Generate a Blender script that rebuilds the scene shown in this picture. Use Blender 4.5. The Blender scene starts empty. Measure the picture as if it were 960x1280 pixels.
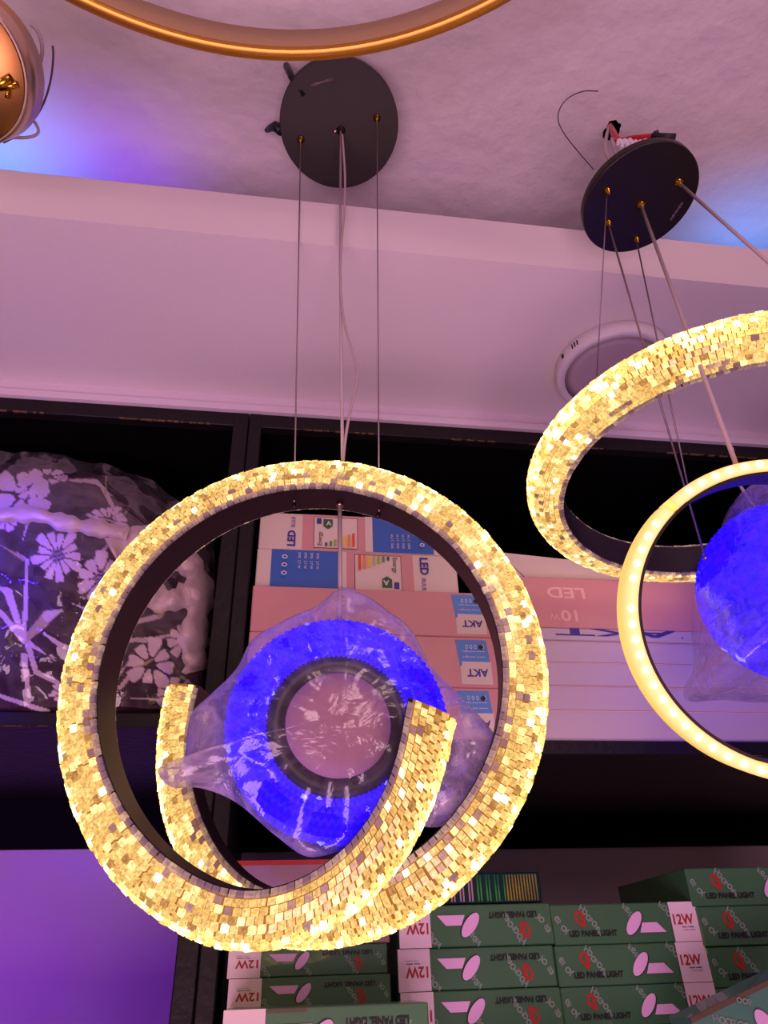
import bpy, math, random
from mathutils import Vector, Matrix, noise
random.seed(7)
PI = math.pi
scn = bpy.context.scene
COL = scn.collection
# ------------------------------------------------------------------ camera
FPX = 900.0
EYE = Vector((0, 0, 1.45))
YAW, PITCH, ROLL = math.radians(9), math.radians(33), math.radians(2.1)
Fw = Vector((math.sin(YAW)*math.cos(PITCH), math.cos(YAW)*math.cos(PITCH), math.sin(PITCH)))
R0 = Vector((math.cos(YAW), -math.sin(YAW), 0)); U0 = R0.cross(Fw)
Rt = R0*math.cos(ROLL) - U0*math.sin(ROLL)
Up = U0*math.cos(ROLL) + R0*math.sin(ROLL)
cam = bpy.data.cameras.new('camera'); cam.sensor_fit = 'HORIZONTAL'; cam.sensor_width = 36
cam.lens = 36*FPX/960; cam.clip_start = .02; cam.clip_end = 50
co = bpy.data.objects.new('camera', cam); COL.objects.link(co)
M = Matrix((Rt, Up, -Fw)).transposed().to_4x4(); M.translation = EYE
co.matrix_world = M; scn.camera = co

def ray(px, py):
    return (Fw + Rt*((px-480)/FPX) - Up*((py-640)/FPX)).normalized()
def onY(px, py, Y):
    r = ray(px, py); return EYE + r*(Y/r.y)
def onZ(px, py, h):                      # h above the eye
    r = ray(px, py); return EYE + r*(h/r.z)
def atD(px, py, d):
    return EYE + ray(px, py)*d

# ------------------------------------------------------------------ helpers
class MB:
    def __init__(s): s.v = []; s.f = []; s.m = []; s.sm = []
    def face(s, idx, m=0, smooth=False): s.f.append(tuple(idx)); s.m.append(m); s.sm.append(smooth)
    def poly(s, pts, m=0, smooth=False):
        b = len(s.v); s.v += [Vector(p) for p in pts]; s.face(range(b, b+len(pts)), m, smooth)
    def box(s, c, ax, h, m=0):
        b = len(s.v); c = Vector(c)
        for k in range(8):
            s.v.append(c + ax[0]*(h[0]*(1 if k & 1 else -1)) + ax[1]*(h[1]*(1 if k & 2 else -1)) + ax[2]*(h[2]*(1 if k & 4 else -1)))
        for q in ((0,2,3,1),(4,5,7,6),(0,1,5,4),(2,6,7,3),(0,4,6,2),(1,3,7,5)):
            s.face([b+i for i in q], m)
    def abox(s, lo, hi, m=0):
        lo = Vector(lo); hi = Vector(hi); c = (lo+hi)/2; h = (hi-lo)/2
        s.box(c, (Vector((1,0,0)), Vector((0,1,0)), Vector((0,0,1))), h, m)
    def bbox(s, lo, hi, bev=.003, m=0):
        """box with chamfered edges, local axes"""
        x0,y0,z0 = lo; x1,y1,z1 = hi; b = bev
        idx = {}
        base = len(s.v)
        for i,(X,sx) in enumerate(((x0,1),(x1,-1))):
            for j,(Y,sy) in enumerate(((y0,1),(y1,-1))):
                for k,(Z,sz) in enumerate(((z0,1),(z1,-1))):
                    for a,p in enumerate(((X,Y+sy*b,Z+sz*b),(X+sx*b,Y,Z+sz*b),(X+sx*b,Y+sy*b,Z))):
                        idx[(i,j,k,a)] = len(s.v); s.v.append(Vector(p))
        def q(l): s.face([idx[t] for t in l], m)
        for i in (0,1): q([(i,0,0,0),(i,0,1,0),(i,1,1,0),(i,1,0,0)] if i==0 else [(i,0,0,0),(i,1,0,0),(i,1,1,0),(i,0,1,0)])
        for j in (0,1): q([(0,j,0,1),(1,j,0,1),(1,j,1,1),(0,j,1,1)] if j==0 else [(0,j,0,1),(0,j,1,1),(1,j,1,1),(1,j,0,1)])
        for k in (0,1): q([(0,0,k,2),(0,1,k,2),(1,1,k,2),(1,0,k,2)] if k==0 else [(0,0,k,2),(1,0,k,2),(1,1,k,2),(0,1,k,2)])
        for i in (0,1):
            for j in (0,1): q([(i,j,0,0),(i,j,0,1),(i,j,1,1),(i,j,1,0)])
            for k in (0,1): q([(i,0,k,0),(i,0,k,2),(i,1,k,2),(i,1,k,0)])
        for j in (0,1):
            for k in (0,1): q([(0,j,k,1),(0,j,k,2),(1,j,k,2),(1,j,k,1)])
        for i in (0,1):
            for j in (0,1):
                for k in (0,1): q([(i,j,k,0),(i,j,k,1),(i,j,k,2)])
    def tube(s, pts, r, m=0, n=8, closed=False, caps=True):
        pts = [Vector(p) for p in pts]; L = len(pts); base = len(s.v)
        up = None; rs = r if hasattr(r, '__len__') else [r]*L
        for i in range(L):
            a = pts[(i-1) % L] if (closed or i > 0) else pts[i]
            b = pts[(i+1) % L] if (closed or i < L-1) else pts[i]
            t = (b-a).normalized()
            if up is None:
                up = t.orthogonal().normalized()
            up = (up - t*up.dot(t)).normalized(); w = t.cross(up)
            for k in range(n):
                th = 2*PI*k/n; s.v.append(pts[i] + (up*math.cos(th) + w*math.sin(th))*rs[i])
        for i in range(L if closed else L-1):
            for k in range(n):
                a = base+i*n+k; b = base+i*n+(k+1) % n; c = base+((i+1) % L)*n+(k+1) % n; d = base+((i+1) % L)*n+k
                s.face((a,b,c,d), m, True)
        if caps and not closed:
            s.face([base+k for k in range(n)][::-1], m); s.face([base+(L-1)*n+k for k in range(n)], m)
    def lathe(s, prof, c, axis, m=0, n=48, ms=None):
        """prof: list of (r, h) along axis"""
        axis = Vector(axis).normalized(); u = axis.orthogonal().normalized(); w = axis.cross(u); c = Vector(c)
        base = len(s.v)
        for (r, h) in prof:
            for k in range(n):
                th = 2*PI*k/n; s.v.append(c + axis*h + (u*math.cos(th)+w*math.sin(th))*r)
        for i in range(len(prof)-1):
            mm = ms[i] if ms else m
            for k in range(n):
                a = base+i*n+k; b = base+i*n+(k+1) % n
                s.face((a, b, b+n, a+n), mm, True)
        s.face([base+k for k in range(n)][::-1], ms[0] if ms else m)
        s.face([base+(len(prof)-1)*n+k for k in range(n)], ms[-1] if ms else m)
    def grid(s, P, m=0, smooth=True, closed_u=False):
        base = len(s.v); nu = len(P); nv = len(P[0])
        for row in P: s.v += row
        for i in range(nu if closed_u else nu-1):
            for j in range(nv-1):
                i2 = (i+1) % nu
                s.face((base+i*nv+j, base+i2*nv+j, base+i2*nv+j+1, base+i*nv+j+1), m, smooth)
    def build(s, name, mats, parent=None, org=None):
        me = bpy.data.meshes.new(name)
        o0 = Vector(org) if org is not None else (Vector(parent['_org']) if parent is not None and '_org' in parent else Vector((0,0,0)))
        me.from_pydata([tuple(v-o0) for v in s.v], [], s.f)
        if not isinstance(mats, (list, tuple)): mats = [mats]
        for mt in mats: me.materials.append(mt)
        me.polygons.foreach_set('material_index', s.m)
        me.polygons.foreach_set('use_smooth', s.sm)
        me.update()
        o = bpy.data.objects.new(name, me); COL.objects.link(o)
        if parent is not None: o.parent = parent
        else: o.location = o0
        return o

def tag(o, label=None, cat=None, group=None, kind=None):
    if label: o['label'] = label
    if cat: o['category'] = cat
    if group: o['group'] = group
    if kind: o['kind'] = kind
    return o
ROOTS = []
def empty(name, loc, label, cat, group=None):
    o = bpy.data.objects.new(name, None); COL.objects.link(o); o.location = loc; o.empty_display_size = .05
    o['_org'] = tuple(loc); ROOTS.append(o)
    return tag(o, label, cat, group)
def sub(mb, name, mats, parent, root):
    """sub-part: parent is a part (at identity under root)"""
    o = mb.build(name, mats, None, org=root['_org']); o.location = (0,0,0); o.parent = parent
    return o

# ------------------------------------------------------------------ materials
def lin(c):
    return tuple(((x/255)/12.92 if x/255 <= .04045 else ((x/255+.055)/1.055)**2.4) for x in c) + (1,)
def mat(name, col, rough=.6, metal=0, spec=.5, noise_amt=0, nscale=20, bump=0, bscale=60, emis=None, estr=0, coat=0, aniso=None):
    m = bpy.data.materials.new(name); m.use_nodes = True; nt = m.node_tree; b = nt.nodes['Principled BSDF']
    b.inputs['Base Color'].default_value = lin(col); b.inputs['Roughness'].default_value = rough
    b.inputs['Metallic'].default_value = metal; b.inputs['Specular IOR Level'].default_value = spec
    b.inputs['Coat Weight'].default_value = coat
    tc = nt.nodes.new('ShaderNodeTexCoord')
    if noise_amt:
        n = nt.nodes.new('ShaderNodeTexNoise'); n.inputs['Scale'].default_value = nscale; n.inputs['Detail'].default_value = 6
        mp = nt.nodes.new('ShaderNodeMapping')
        if aniso: mp.inputs['Scale'].default_value = aniso
        nt.links.new(tc.outputs['Object'], mp.inputs[0]); nt.links.new(mp.outputs[0], n.inputs['Vector'])
        r = nt.nodes.new('ShaderNodeMapRange'); r.inputs['To Min'].default_value = 1-noise_amt; r.inputs['To Max'].default_value = 1+noise_amt
        nt.links.new(n.outputs['Fac'], r.inputs['Value'])
        mx = nt.nodes.new('ShaderNodeMix'); mx.data_type = 'RGBA'; mx.blend_type = 'MULTIPLY'; mx.inputs[0].default_value = 1
        mx.inputs[6].default_value = lin(col); nt.links.new(r.outputs[0], mx.inputs[7]); nt.links.new(mx.outputs[2], b.inputs['Base Color'])
    if bump:
        n2 = nt.nodes.new('ShaderNodeTexNoise'); n2.inputs['Scale'].default_value = bscale; n2.inputs['Detail'].default_value = 5
        nt.links.new(tc.outputs['Object'], n2.inputs['Vector'])
        bp = nt.nodes.new('ShaderNodeBump'); bp.inputs['Strength'].default_value = bump; bp.inputs['Distance'].default_value = .01
        nt.links.new(n2.outputs['Fac'], bp.inputs['Height']); nt.links.new(bp.outputs[0], b.inputs['Normal'])
    if emis:
        b.inputs['Emission Color'].default_value = lin(emis); b.inputs['Emission Strength'].default_value = estr
    return m

def chip_mat(name, stops, glow, clear=.15, nmix=.5, tint=(1,1,1,1), rough=.12, spec=.5):
    """lit acrylic beads: every bead glows by its own amount"""
    m = bpy.data.materials.new(name); m.use_nodes = True; nt = m.node_tree; N = nt.nodes; L = nt.links
    b = N['Principled BSDF']; out = N['Material Output']
    g = N.new('ShaderNodeNewGeometry')
    cr = N.new('ShaderNodeValToRGB'); cr.color_ramp.interpolation = 'CONSTANT'
    e = cr.color_ramp.elements
    while len(e) < len(stops): e.new(.5)
    for i, (p, c) in enumerate(stops): e[i].position = p; e[i].color = (c[0], c[1], c[2], 1)
    L.new(g.outputs['Random Per Island'], cr.inputs[0])
    tc = N.new('ShaderNodeTexCoord'); n = N.new('ShaderNodeTexNoise'); n.inputs['Scale'].default_value = 330; n.inputs['Detail'].default_value = 2
    L.new(tc.outputs['Object'], n.inputs['Vector'])
    r = N.new('ShaderNodeMapRange'); r.inputs['From Min'].default_value = .35; r.inputs['From Max'].default_value = .65
    r.inputs['To Min'].default_value = 1-nmix; r.inputs['To Max'].default_value = 1+nmix
    L.new(n.outputs['Fac'], r.inputs['Value'])
    mu = N.new('ShaderNodeMath'); mu.operation = 'MULTIPLY'; mu.inputs[1].default_value = glow; L.new(r.outputs[0], mu.inputs[0])
    b.inputs['Base Color'].default_value = tint; b.inputs['Roughness'].default_value = rough
    b.inputs['Specular IOR Level'].default_value = spec
    L.new(cr.outputs[0], b.inputs['Emission Color']); L.new(mu.outputs[0], b.inputs['Emission Strength'])
    tr = N.new('ShaderNodeBsdfTransparent'); tr.inputs[0].default_value = (1,.97,.93,1)
    mx = N.new('ShaderNodeMixShader'); mx.inputs[0].default_value = clear
    L.new(b.outputs[0], mx.inputs[1]); L.new(tr.outputs[0], mx.inputs[2]); L.new(mx.outputs[0], out.inputs[0])
    return m

def film_mat(name, dens=.25, col=(225,215,235), rough=.15, wr=40, contrast=1.0, gloss=.5):
    """thin crumpled plastic: partly clear, milky where it folds"""
    m = bpy.data.materials.new(name); m.use_nodes = True; nt = m.node_tree; N = nt.nodes; L = nt.links
    b = N['Principled BSDF']; out = N['Material Output']
    b.inputs['Base Color'].default_value = lin(col); b.inputs['Roughness'].default_value = rough
    b.inputs['Specular IOR Level'].default_value = gloss
    tl = N.new('ShaderNodeBsdfTranslucent'); tl.inputs[0].default_value = lin(col)
    am = N.new('ShaderNodeMixShader'); am.inputs[0].default_value = .35
    L.new(b.outputs[0], am.inputs[1]); L.new(tl.outputs[0], am.inputs[2])
    tc = N.new('ShaderNodeTexCoord'); n = N.new('ShaderNodeTexNoise'); n.inputs['Scale'].default_value = wr
    n.inputs['Detail'].default_value = 4; n.inputs['Distortion'].default_value = 1.2; L.new(tc.outputs['Object'], n.inputs['Vector'])
    s = N.new('ShaderNodeMath'); s.operation = 'SUBTRACT'; s.inputs[1].default_value = .5; L.new(n.outputs['Fac'], s.inputs[0])
    a = N.new('ShaderNodeMath'); a.operation = 'ABSOLUTE'; L.new(s.outputs[0], a.inputs[0])
    r = N.new('ShaderNodeMapRange'); r.inputs['From Min'].default_value = 0; r.inputs['From Max'].default_value = .12
    r.inputs['To Min'].default_value = min(1, dens*(1+contrast)); r.inputs['To Max'].default_value = dens*(1-.4*contrast)
    L.new(a.outputs[0], r.inputs['Value'])
    bp = N.new('ShaderNodeBump'); bp.inputs['Strength'].default_value = .6; bp.inputs['Distance'].default_value = .006
    L.new(n.outputs['Fac'], bp.inputs['Height']); L.new(bp.outputs[0], b.inputs['Normal'])
    tr = N.new('ShaderNodeBsdfTransparent')
    mx = N.new('ShaderNodeMixShader'); va = N.new('ShaderNodeAttribute'); va.attribute_name = 'fold'
    ad = N.new('ShaderNodeMath'); ad.operation = 'MULTIPLY_ADD'; ad.inputs[1].default_value = 1.0; ad.use_clamp = True
    mf = N.new('ShaderNodeMath'); mf.operation = 'MULTIPLY'; L.new(va.outputs['Fac'], mf.inputs[0])
    rr = N.new('ShaderNodeMapRange'); rr.inputs['From Max'].default_value = .12; rr.inputs['To Min'].default_value = 1.3; rr.inputs['To Max'].default_value = .6
    L.new(a.outputs[0], rr.inputs['Value']); L.new(rr.outputs[0], mf.inputs[1])
    L.new(mf.outputs[0], ad.inputs[0]); L.new(r.outputs[0], ad.inputs[2])
    L.new(ad.outputs[0], mx.inputs[0]); L.new(tr.outputs[0], mx.inputs[1]); L.new(am.outputs[0], mx.inputs[2])
    gl = N.new('ShaderNodeBsdfGlossy'); gl.inputs['Roughness'].default_value = rough*.6; L.new(bp.outputs[0], gl.inputs['Normal'])
    lw = N.new('ShaderNodeLayerWeight'); lw.inputs[0].default_value = .5; L.new(bp.outputs[0], lw.inputs['Normal'])
    fr = N.new('ShaderNodeMath'); fr.operation = 'POWER'; fr.inputs[1].default_value = 3.0; L.new(lw.outputs['Facing'], fr.inputs[0])
    m2 = N.new('ShaderNodeMixShader'); fm = N.new('ShaderNodeMath'); fm.operation = 'MULTIPLY_ADD'; fm.inputs[1].default_value = gloss*.7; fm.inputs[2].default_value = .05; fm.use_clamp = True
    L.new(fr.outputs[0], fm.inputs[0]); L.new(fm.outputs[0], m2.inputs[0]); L.new(mx.outputs[0], m2.inputs[1]); L.new(gl.outputs[0], m2.inputs[2])
    L.new(m2.outputs[0], out.inputs[0])
    return m

PLASTER = mat('painted_plaster', (226,214,214), .85, noise_amt=.05, nscale=5, bump=.9, bscale=16)
PAINT = mat('smooth_paint', (224,212,216), .6, noise_amt=.03, nscale=4)
WALLP = mat('wall_paint', (205,188,190), .7, noise_amt=.05, nscale=3)
BLACKW = mat('black_board', (24,18,22), .45, spec=.25, noise_amt=.35, nscale=14, bump=.15, bscale=80, aniso=(1,1,8))
BLACKP = mat('black_back_board', (5,4,6), .8, spec=.08, noise_amt=.3, nscale=8)
CHIPE = mat('chipped_edge', (112,84,56), .8, noise_amt=.6, nscale=300)
BLKMET = mat('black_metal', (34,25,22), .42, metal=.3, noise_amt=.15, nscale=30)
CHAN = mat('dark_channel', (40,28,32), .42, metal=.2, spec=.3)
BRASS = mat('brass', (212,160,60), .22, metal=1)
GOLDM = mat('gold_paint', (196,138,52), .34, metal=.75)
GOLDI = mat('diffuser_bronze', (168,132,92), .5)
SILV = mat('brushed_champagne', (196,170,150), .28, metal=1, noise_amt=.15, nscale=6)
BRONZE = mat('brushed_bronze', (176,126,70), .33, metal=1, noise_amt=.25, nscale=5)
WIRE = mat('steel_wire', (150,130,135), .4, metal=.7)
CORD = mat('clear_grey_cord', (176,156,160), .4)
DARKC = mat('dark_cord', (70,50,62), .5)
REDW = mat('red_wire', (190,28,24), .4)
WHT = mat('white_plastic', (226,216,226), .45)
DIFF = mat('unlit_diffuser', (182,160,176), .6)
BLK = mat('black_plastic', (14,12,16), .5)
PINKC = mat('pink_carton', (210,146,148), .5, noise_amt=.04, nscale=12, coat=.2)
CREAMC = mat('cream_carton', (222,204,192), .5, noise_amt=.04, nscale=12, coat=.2)
BLUEC = mat('blue_print', (48,98,184), .5)
LBLUEC = mat('light_blue_print', (86,140,212), .5)
NAVY = mat('navy_print', (58,44,140), .5)
WHITEC = mat('white_carton', (196,178,190), .5, noise_amt=.03, nscale=10, coat=.2)
PALEPR = mat('pale_print', (236,190,180), .5)
GREENC = mat('green_carton', (58,104,68), .42, noise_amt=.12, nscale=10, coat=.5)
GREEN2 = mat('green_teal_carton', (78,128,112), .42, noise_amt=.12, nscale=10, coat=.5)
GREYPR = mat('grey_print', (128,146,132), .5)
PINKPR = mat('lilac_print', (226,176,220), .5)
REDPR = mat('red_print', (166,38,32), .5)
BLKPR = mat('black_print', (14,14,16), .5)
LILW = mat('white_label', (232,206,218), .45, coat=.3)
KRAFT = mat('dark_carton_side', (92,74,58), .6, noise_amt=.15, nscale=20)
RAMP = [mat('energy_%s' % n, c, .5) for n, c in (('dark_green',(40,96,60)),('green',(86,150,80)),('lime',(150,180,70)),('olive',(190,180,90)),('yellow',(236,196,60)),('orange',(236,140,50)),('red',(226,70,40)))]
CORE = mat('lit_core', (90,60,30), .6, emis=(205,125,34), estr=.42)
GOLDCH = chip_mat('lit_gold_beads', [(0,(.42,.21,.05)),(.07,(.78,.45,.12)),(.34,(.92,.57,.17)),(.64,(1.05,.68,.23)),(.84,(1.5,1.05,.40)),(.955,(3.2,2.5,1.2))], 1.05, .10, nmix=.38, tint=(.10,.07,.04,1))
HOTCH = chip_mat('bright_edge_beads', [(0,(1.0,.58,.13)),(.2,(1.4,.86,.22)),(.5,(1.9,1.25,.38)),(.75,(3.0,2.2,.8)),(.93,(4.5,3.6,1.7))], 1.05, .05, nmix=.4, tint=(.10,.07,.04,1))
CLEARCH = chip_mat('clear_edge_beads', [(0,(.05,.025,.02)),(.3,(.22,.13,.07)),(.7,(.40,.25,.13)),(.93,(.7,.45,.2))], .8, .35, tint=(.30,.24,.28,1))
LEDB = mat('led_diffuser', (240,220,170), .5, emis=(255,188,84), estr=1.0)
LEDD = mat('led_points', (255,240,200), .5, emis=(255,226,140), estr=1.5)
BLUECH = chip_mat('lit_blue_beads', [(0,(.01,.0,.9)),(.3,(.018,.0,1.4)),(.7,(.03,.0,2.0)),(.985,(.4,.35,2.6))], 1.0, .0, nmix=.3, tint=(.02,.01,.3,1), rough=.35, spec=.12)
FILM = film_mat('thin_plastic_film', .06, (205,182,205), .22, 26, 1.0)
FILM2 = film_mat('crisp_clear_plastic', .05, (220,205,225), .05, 18, 1.0, gloss=1.0)

# ------------------------------------------------------------------ text meshes
_tc = {}
def text_mesh(s, bold=0):
    if (s, bold) in _tc: return _tc[(s, bold)]
    cu = bpy.data.curves.new('t', 'FONT'); cu.body = s; cu.size = 1; cu.offset = bold; cu.resolution_u = 3
    ob = bpy.data.objects.new('t', cu); COL.objects.link(ob)
    dg = bpy.context.evaluated_depsgraph_get(); dg.update()
    me = bpy.data.meshes.new_from_object(ob.evaluated_get(dg))
    vs = [(v.co.x, v.co.y) for v in me.vertices]; fs = [tuple(p.vertices) for p in me.polygons]
    bpy.data.objects.remove(ob); bpy.data.curves.remove(cu); bpy.data.meshes.remove(me)
    x0 = min(v[0] for v in vs); x1 = max(v[0] for v in vs); y0 = min(v[1] for v in vs); y1 = max(v[1] for v in vs)
    vs = [((x-x0)/(x1-x0), (y-y0)/(y1-y0)) for x, y in vs]
    _tc[(s, bold)] = (vs, fs, (x1-x0)/(y1-y0)); return _tc[(s, bold)]

class Face:
    """draws print on a carton's front: u to the right, v up, both in metres"""
    def __init__(s, mb, o, U, V, w, h, flip=False):
        s.mb = mb; s.o = Vector(o); s.U = Vector(U); s.V = Vector(V); s.n = s.U.cross(s.V).normalized(); s.w = w; s.h = h; s.flip = flip; s.k = 1
    def P(s, u, v):
        if s.flip: u = 1-u; v = 1-v
        return s.o + s.U*(u*s.w) + s.V*(v*s.h) + s.n*(.00025*s.k)
    def quad(s, pts, m): s.k += 1; s.mb.poly([s.P(*p) for p in pts], m)
    def rect(s, u0, v0, u1, v1, m): s.quad([(u0,v0),(u1,v0),(u1,v1),(u0,v1)], m)
    def ell(s, u, v, ru, rv, ang, m, n=28, hole=0):
        s.k += 1; ca, sa = math.cos(ang), math.sin(ang); asp = s.w/s.h
        def pt(t, q):
            x = ru*q*math.cos(t); y = rv*q*math.sin(t)          # in units of the height
            return s.P(u + (x*ca-y*sa)/asp, v + (x*sa+y*ca))
        if hole:
            for k in range(n):
                a, b = 2*PI*k/n, 2*PI*(k+1)/n
                s.mb.poly([pt(a,hole), pt(a,1), pt(b,1), pt(b,hole)], m)
        else: s.mb.poly([pt(2*PI*k/n, 1) for k in range(n)], m)
    def text(s, t, u, v, hgt, m, wid=None, ang=0, bold=0):
        """hgt in units of face height, wid in units of face width"""
        s.k += 1; vs, fs, asp = text_mesh(t, bold); H = hgt*s.h; W = wid*s.w if wid else H*asp
        ca, sa = math.cos(ang), math.sin(ang); b = len(s.mb.v)
        for x, y in vs:
            X = x*W; Y = y*H
            s.mb.v.append(s.P(u + (X*ca-Y*sa)/s.w, v + (X*sa+Y*ca)/s.h))
        for f in fs: s.mb.face([b+i for i in f], m)

# ------------------------------------------------------------------ key planes (metres, heights above the eye)
YS = 1.0                    # front of the shelving
HC = 1.26                   # ceiling
ZE = EYE.z
hs = onY(480, 508, YS).z    # soffit underside
pL = onZ(480, 313, hs-ZE); YB = pL.y
zt = onY(480, 262, YB).z    # top of the bulkhead face
z_top = onY(480, 527, YS).z # top of the shelving
XL, XR = -2.2, 2.6
YW = 1.5

# ceiling, a slab with a ragged hole for the second lamp's wires
hole = onZ(765, 163, HC)
mb = MB()
nx, ny = 96, 64
def cz(x, y): return ZE+HC + .004*noise.noise(Vector((x*3, y*3, 0))) + .0015*noise.noise(Vector((x*14, y*14, 3)))
hp = []
for k in range(24):
    th = 2*PI*k/24; r = .0145*(1+.35*noise.noise(Vector((math.cos(th)*2, math.sin(th)*2, 9))))
    hp.append(Vector((hole.x+r*math.cos(th), hole.y+r*math.sin(th)*1.3, ZE+HC)))
sq = .05
# fine slab around the hole is an annulus, the rest is rectangles
def slab(x0, x1, y0, y1, n1, n2):
    P = [[Vector((x0+(x1-x0)*i/n1, y0+(y1-y0)*j/n2, cz(x0+(x1-x0)*i/n1, y0+(y1-y0)*j/n2))) for j in range(n2+1)] for i in range(n1+1)]
    mb.grid(P, 0)
hx0, hx1, hy0, hy1 = hole.x-sq, hole.x+sq, hole.y-sq, hole.y+sq
slab(XL, hx0, -2.5, YW, 60, 80); slab(hx1, XR, -2.5, YW, 60, 80)
slab(hx0, hx1, -2.5, hy0, 4, 50); slab(hx0, hx1, hy1, YW, 4, 12)
ring = []
for k in range(24):
    th = 2*PI*k/24; c, s_ = math.cos(th), math.sin(th); q = sq/max(abs(c), abs(s_))
    x, y = hole.x+c*q, hole.y+s_*q; ring.append(Vector((x, y, cz(x, y))))
for k in range(24):
    j = (k+1) % 24
    mb.poly([hp[k], hp[j], ring[j], ring[k]], 0)
    mb.poly([hp[k], hp[j], hp[j]+Vector((0,0,.05)), hp[k]+Vector((0,0,.05))], 1)
mb.poly([p+Vector((0,0,.05)) for p in hp], 1)
for a, b in (((XL,-2.5),(XR,-2.5)), ((XR,-2.5),(XR,YW)), ((XR,YW),(XL,YW)), ((XL,YW),(XL,-2.5))):
    mb.poly([(a[0],a[1],ZE+HC-.004), (b[0],b[1],ZE+HC-.004), (b[0],b[1],ZE+HC+.12), (a[0],a[1],ZE+HC+.12)], 0)
mb.poly([(XL,-2.5,ZE+HC+.12),(XR,-2.5,ZE+HC+.12),(XR,YW,ZE+HC+.12),(XL,YW,ZE+HC+.12)], 0)
tag(mb.build('ceiling', [PLASTER, BLK]), kind='structure')

# bulkhead with its cove
mb = MB()
mb.abox((XL, YB, hs), (XR, YB+.02, zt)); mb.abox((XL, YB+.02, hs), (XR, YW, hs+.02))
tag(mb.build('trim_1', PAINT), kind='structure')
mb = MB(); mb.abox((XL, YS, z_top), (XR, YW, hs)); 
zs2 = z_top
mb.abox((XL, YS-.006, z_top), (XR, YS, z_top+.014))
tag(mb.build('trim_2', mat('gloss_lilac_paint', (230,212,228), .4)), kind='structure')
mb = MB(); mb.abox((XL, YW, 0), (XR, YW+.1, ZE+HC)); tag(mb.build('wall_back', WALLP), kind='structure')
# left purple-lit wall board in the lower left opening
# ------------------------------------------------------------------ shelving units
def rail_z(py0, py1, px): return onY(px, py0, YS).z, onY(px, py1, YS).z
rt0 = z_top; rt1 = onY(480, 543, YS).z                    # top rail
xa0 = onY(288, 560, YS).x; xa1 = onY(308, 560, YS).x; xa2 = onY(325, 560, YS).x
zR0 = onY(760, 925, YS).z; zR1 = onY(760, 943, YS).z     # right shelf board
zL0 = onY(150, 890, YS).z; zL1 = onY(150, 908, YS).z     # left shelf board
zF0 = ZE - .14; zF1 = zF0 - .03                           # low board the green cartons stand on
zbk = onY(700, 1060, YW-.01).z; zbkl = onY(120, 1061, YW-.01).z
def unit(name, label, x0, x1, zb0, zb1, zback):
    r = empty(name, ((x0+x1)/2, YS, 0), label, 'shelving unit')
    t = .018
    for i, (a, b) in enumerate(((x0, x0+xa2-xa1), (x1-(xa1-xa0), x1))):
        m = MB(); m.bbox((a+.0006, YS, 0), (b-.0006, YW-.02, z_top-.001), .0015); m.build('side_panel', BLACKW, r)
    m = MB(); m.bbox((x0+.02, YS+.001, rt1), (x1-.02, YS+.02, z_top-.001), .001); 
    # chipped sawn edge under the rail
    n = 160
    for k in range(n):
        xx = x0+.02+(x1-x0-.04)*(k+random.random()*.8)/n; l = (x1-x0)/n*random.uniform(.1,1.1)
        if noise.noise(Vector((xx*7,0,0))) < -.05: continue
        m.abox((xx, YS-.0006, rt1-.0012*random.random()), (xx+l, YS+.003, rt1+.0012*random.random()), 1)
    m.build('top_rail', [BLACKW, CHIPE], r)
    m = MB(); m.bbox((x0+.02, YS+.002, zb1), (x1-.02, YW-.02, zb0), .0015)
    for k in range(n):
        xx = x0+.02+(x1-x0-.04)*(k+random.random()*.8)/n; l = (x1-x0)/n*random.uniform(.1,1.1)
        if noise.noise(Vector((xx*5,3,0))) < .08: continue
        m.abox((xx, YS+.0012, zb1-.0004*random.random()), (xx+l, YS+.004, zb1+.0005*random.random()), 1)
    m.build('shelf_board', [BLACKW, CHIPE], r)
    m = MB(); m.bbox((x0+.02, YW-.02, zback), (x1-.02, YW-.005, z_top-.001), .001); m.build('back_panel', BLACKP, r)
    m = MB(); m.bbox((x0+.02, YS+.021, z_top-.012), (x1-.02, YW-.021, z_top-.001), .001); m.build('top_panel', BLACKP, r)
    m = MB(); m.bbox((x0+.02, YS-.16, zF1), (x1-.02, YW-.02, zF0), .002); m.build('counter_board', BLACKW, r)
    return r
unit('shelving_unit', 'black shelving unit on the right holding the pink, white and green cartons', xa1, 2.3, zR0, zR1, zbk)
unit('shelving_unit', 'black shelving unit on the left holding the flowered bedding bag', -1.9, xa1, zL0, zL1, zbkl)

# ------------------------------------------------------------------ cartons
def carton(name, label, group, px0, px1, py0, py1, Y, depth, mats, draw, yaw=0, z0=None, h=None, pc=None):
    """px/py: left, right, top, bottom edges of the front"""
    ym = (py0+py1)/2; xm = (px0+px1)/2
    a = onY(px0, ym, Y); b = onY(px1, ym, Y)
    zt_ = onY(xm, py0, Y).z; zb_ = onY(xm, py1, Y).z
    if z0 is not None:
        hh = h if h else zt_-z0; zb_ = z0; zt_ = z0+hh
    w = b.x-a.x; hh = zt_-zb_-.0006
    m = MB(); m.bbox((0,0,0), (w, depth, hh), .0012)
    f = Face(m, (0,0,0), (1,0,0), (0,0,1), w, hh)
    draw(f)
    o = m.build(name, mats); o.location = (a.x, Y, zb_); o.rotation_euler = (0,0,yaw)
    tag(o, label, 'box', group); o['_top'] = zt_
    return o

def strip_text(f, u, v, hgt, m, ang=0, t='LED PANEL'):
    f.text(t, u, v, hgt, m, ang=ang)

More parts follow.
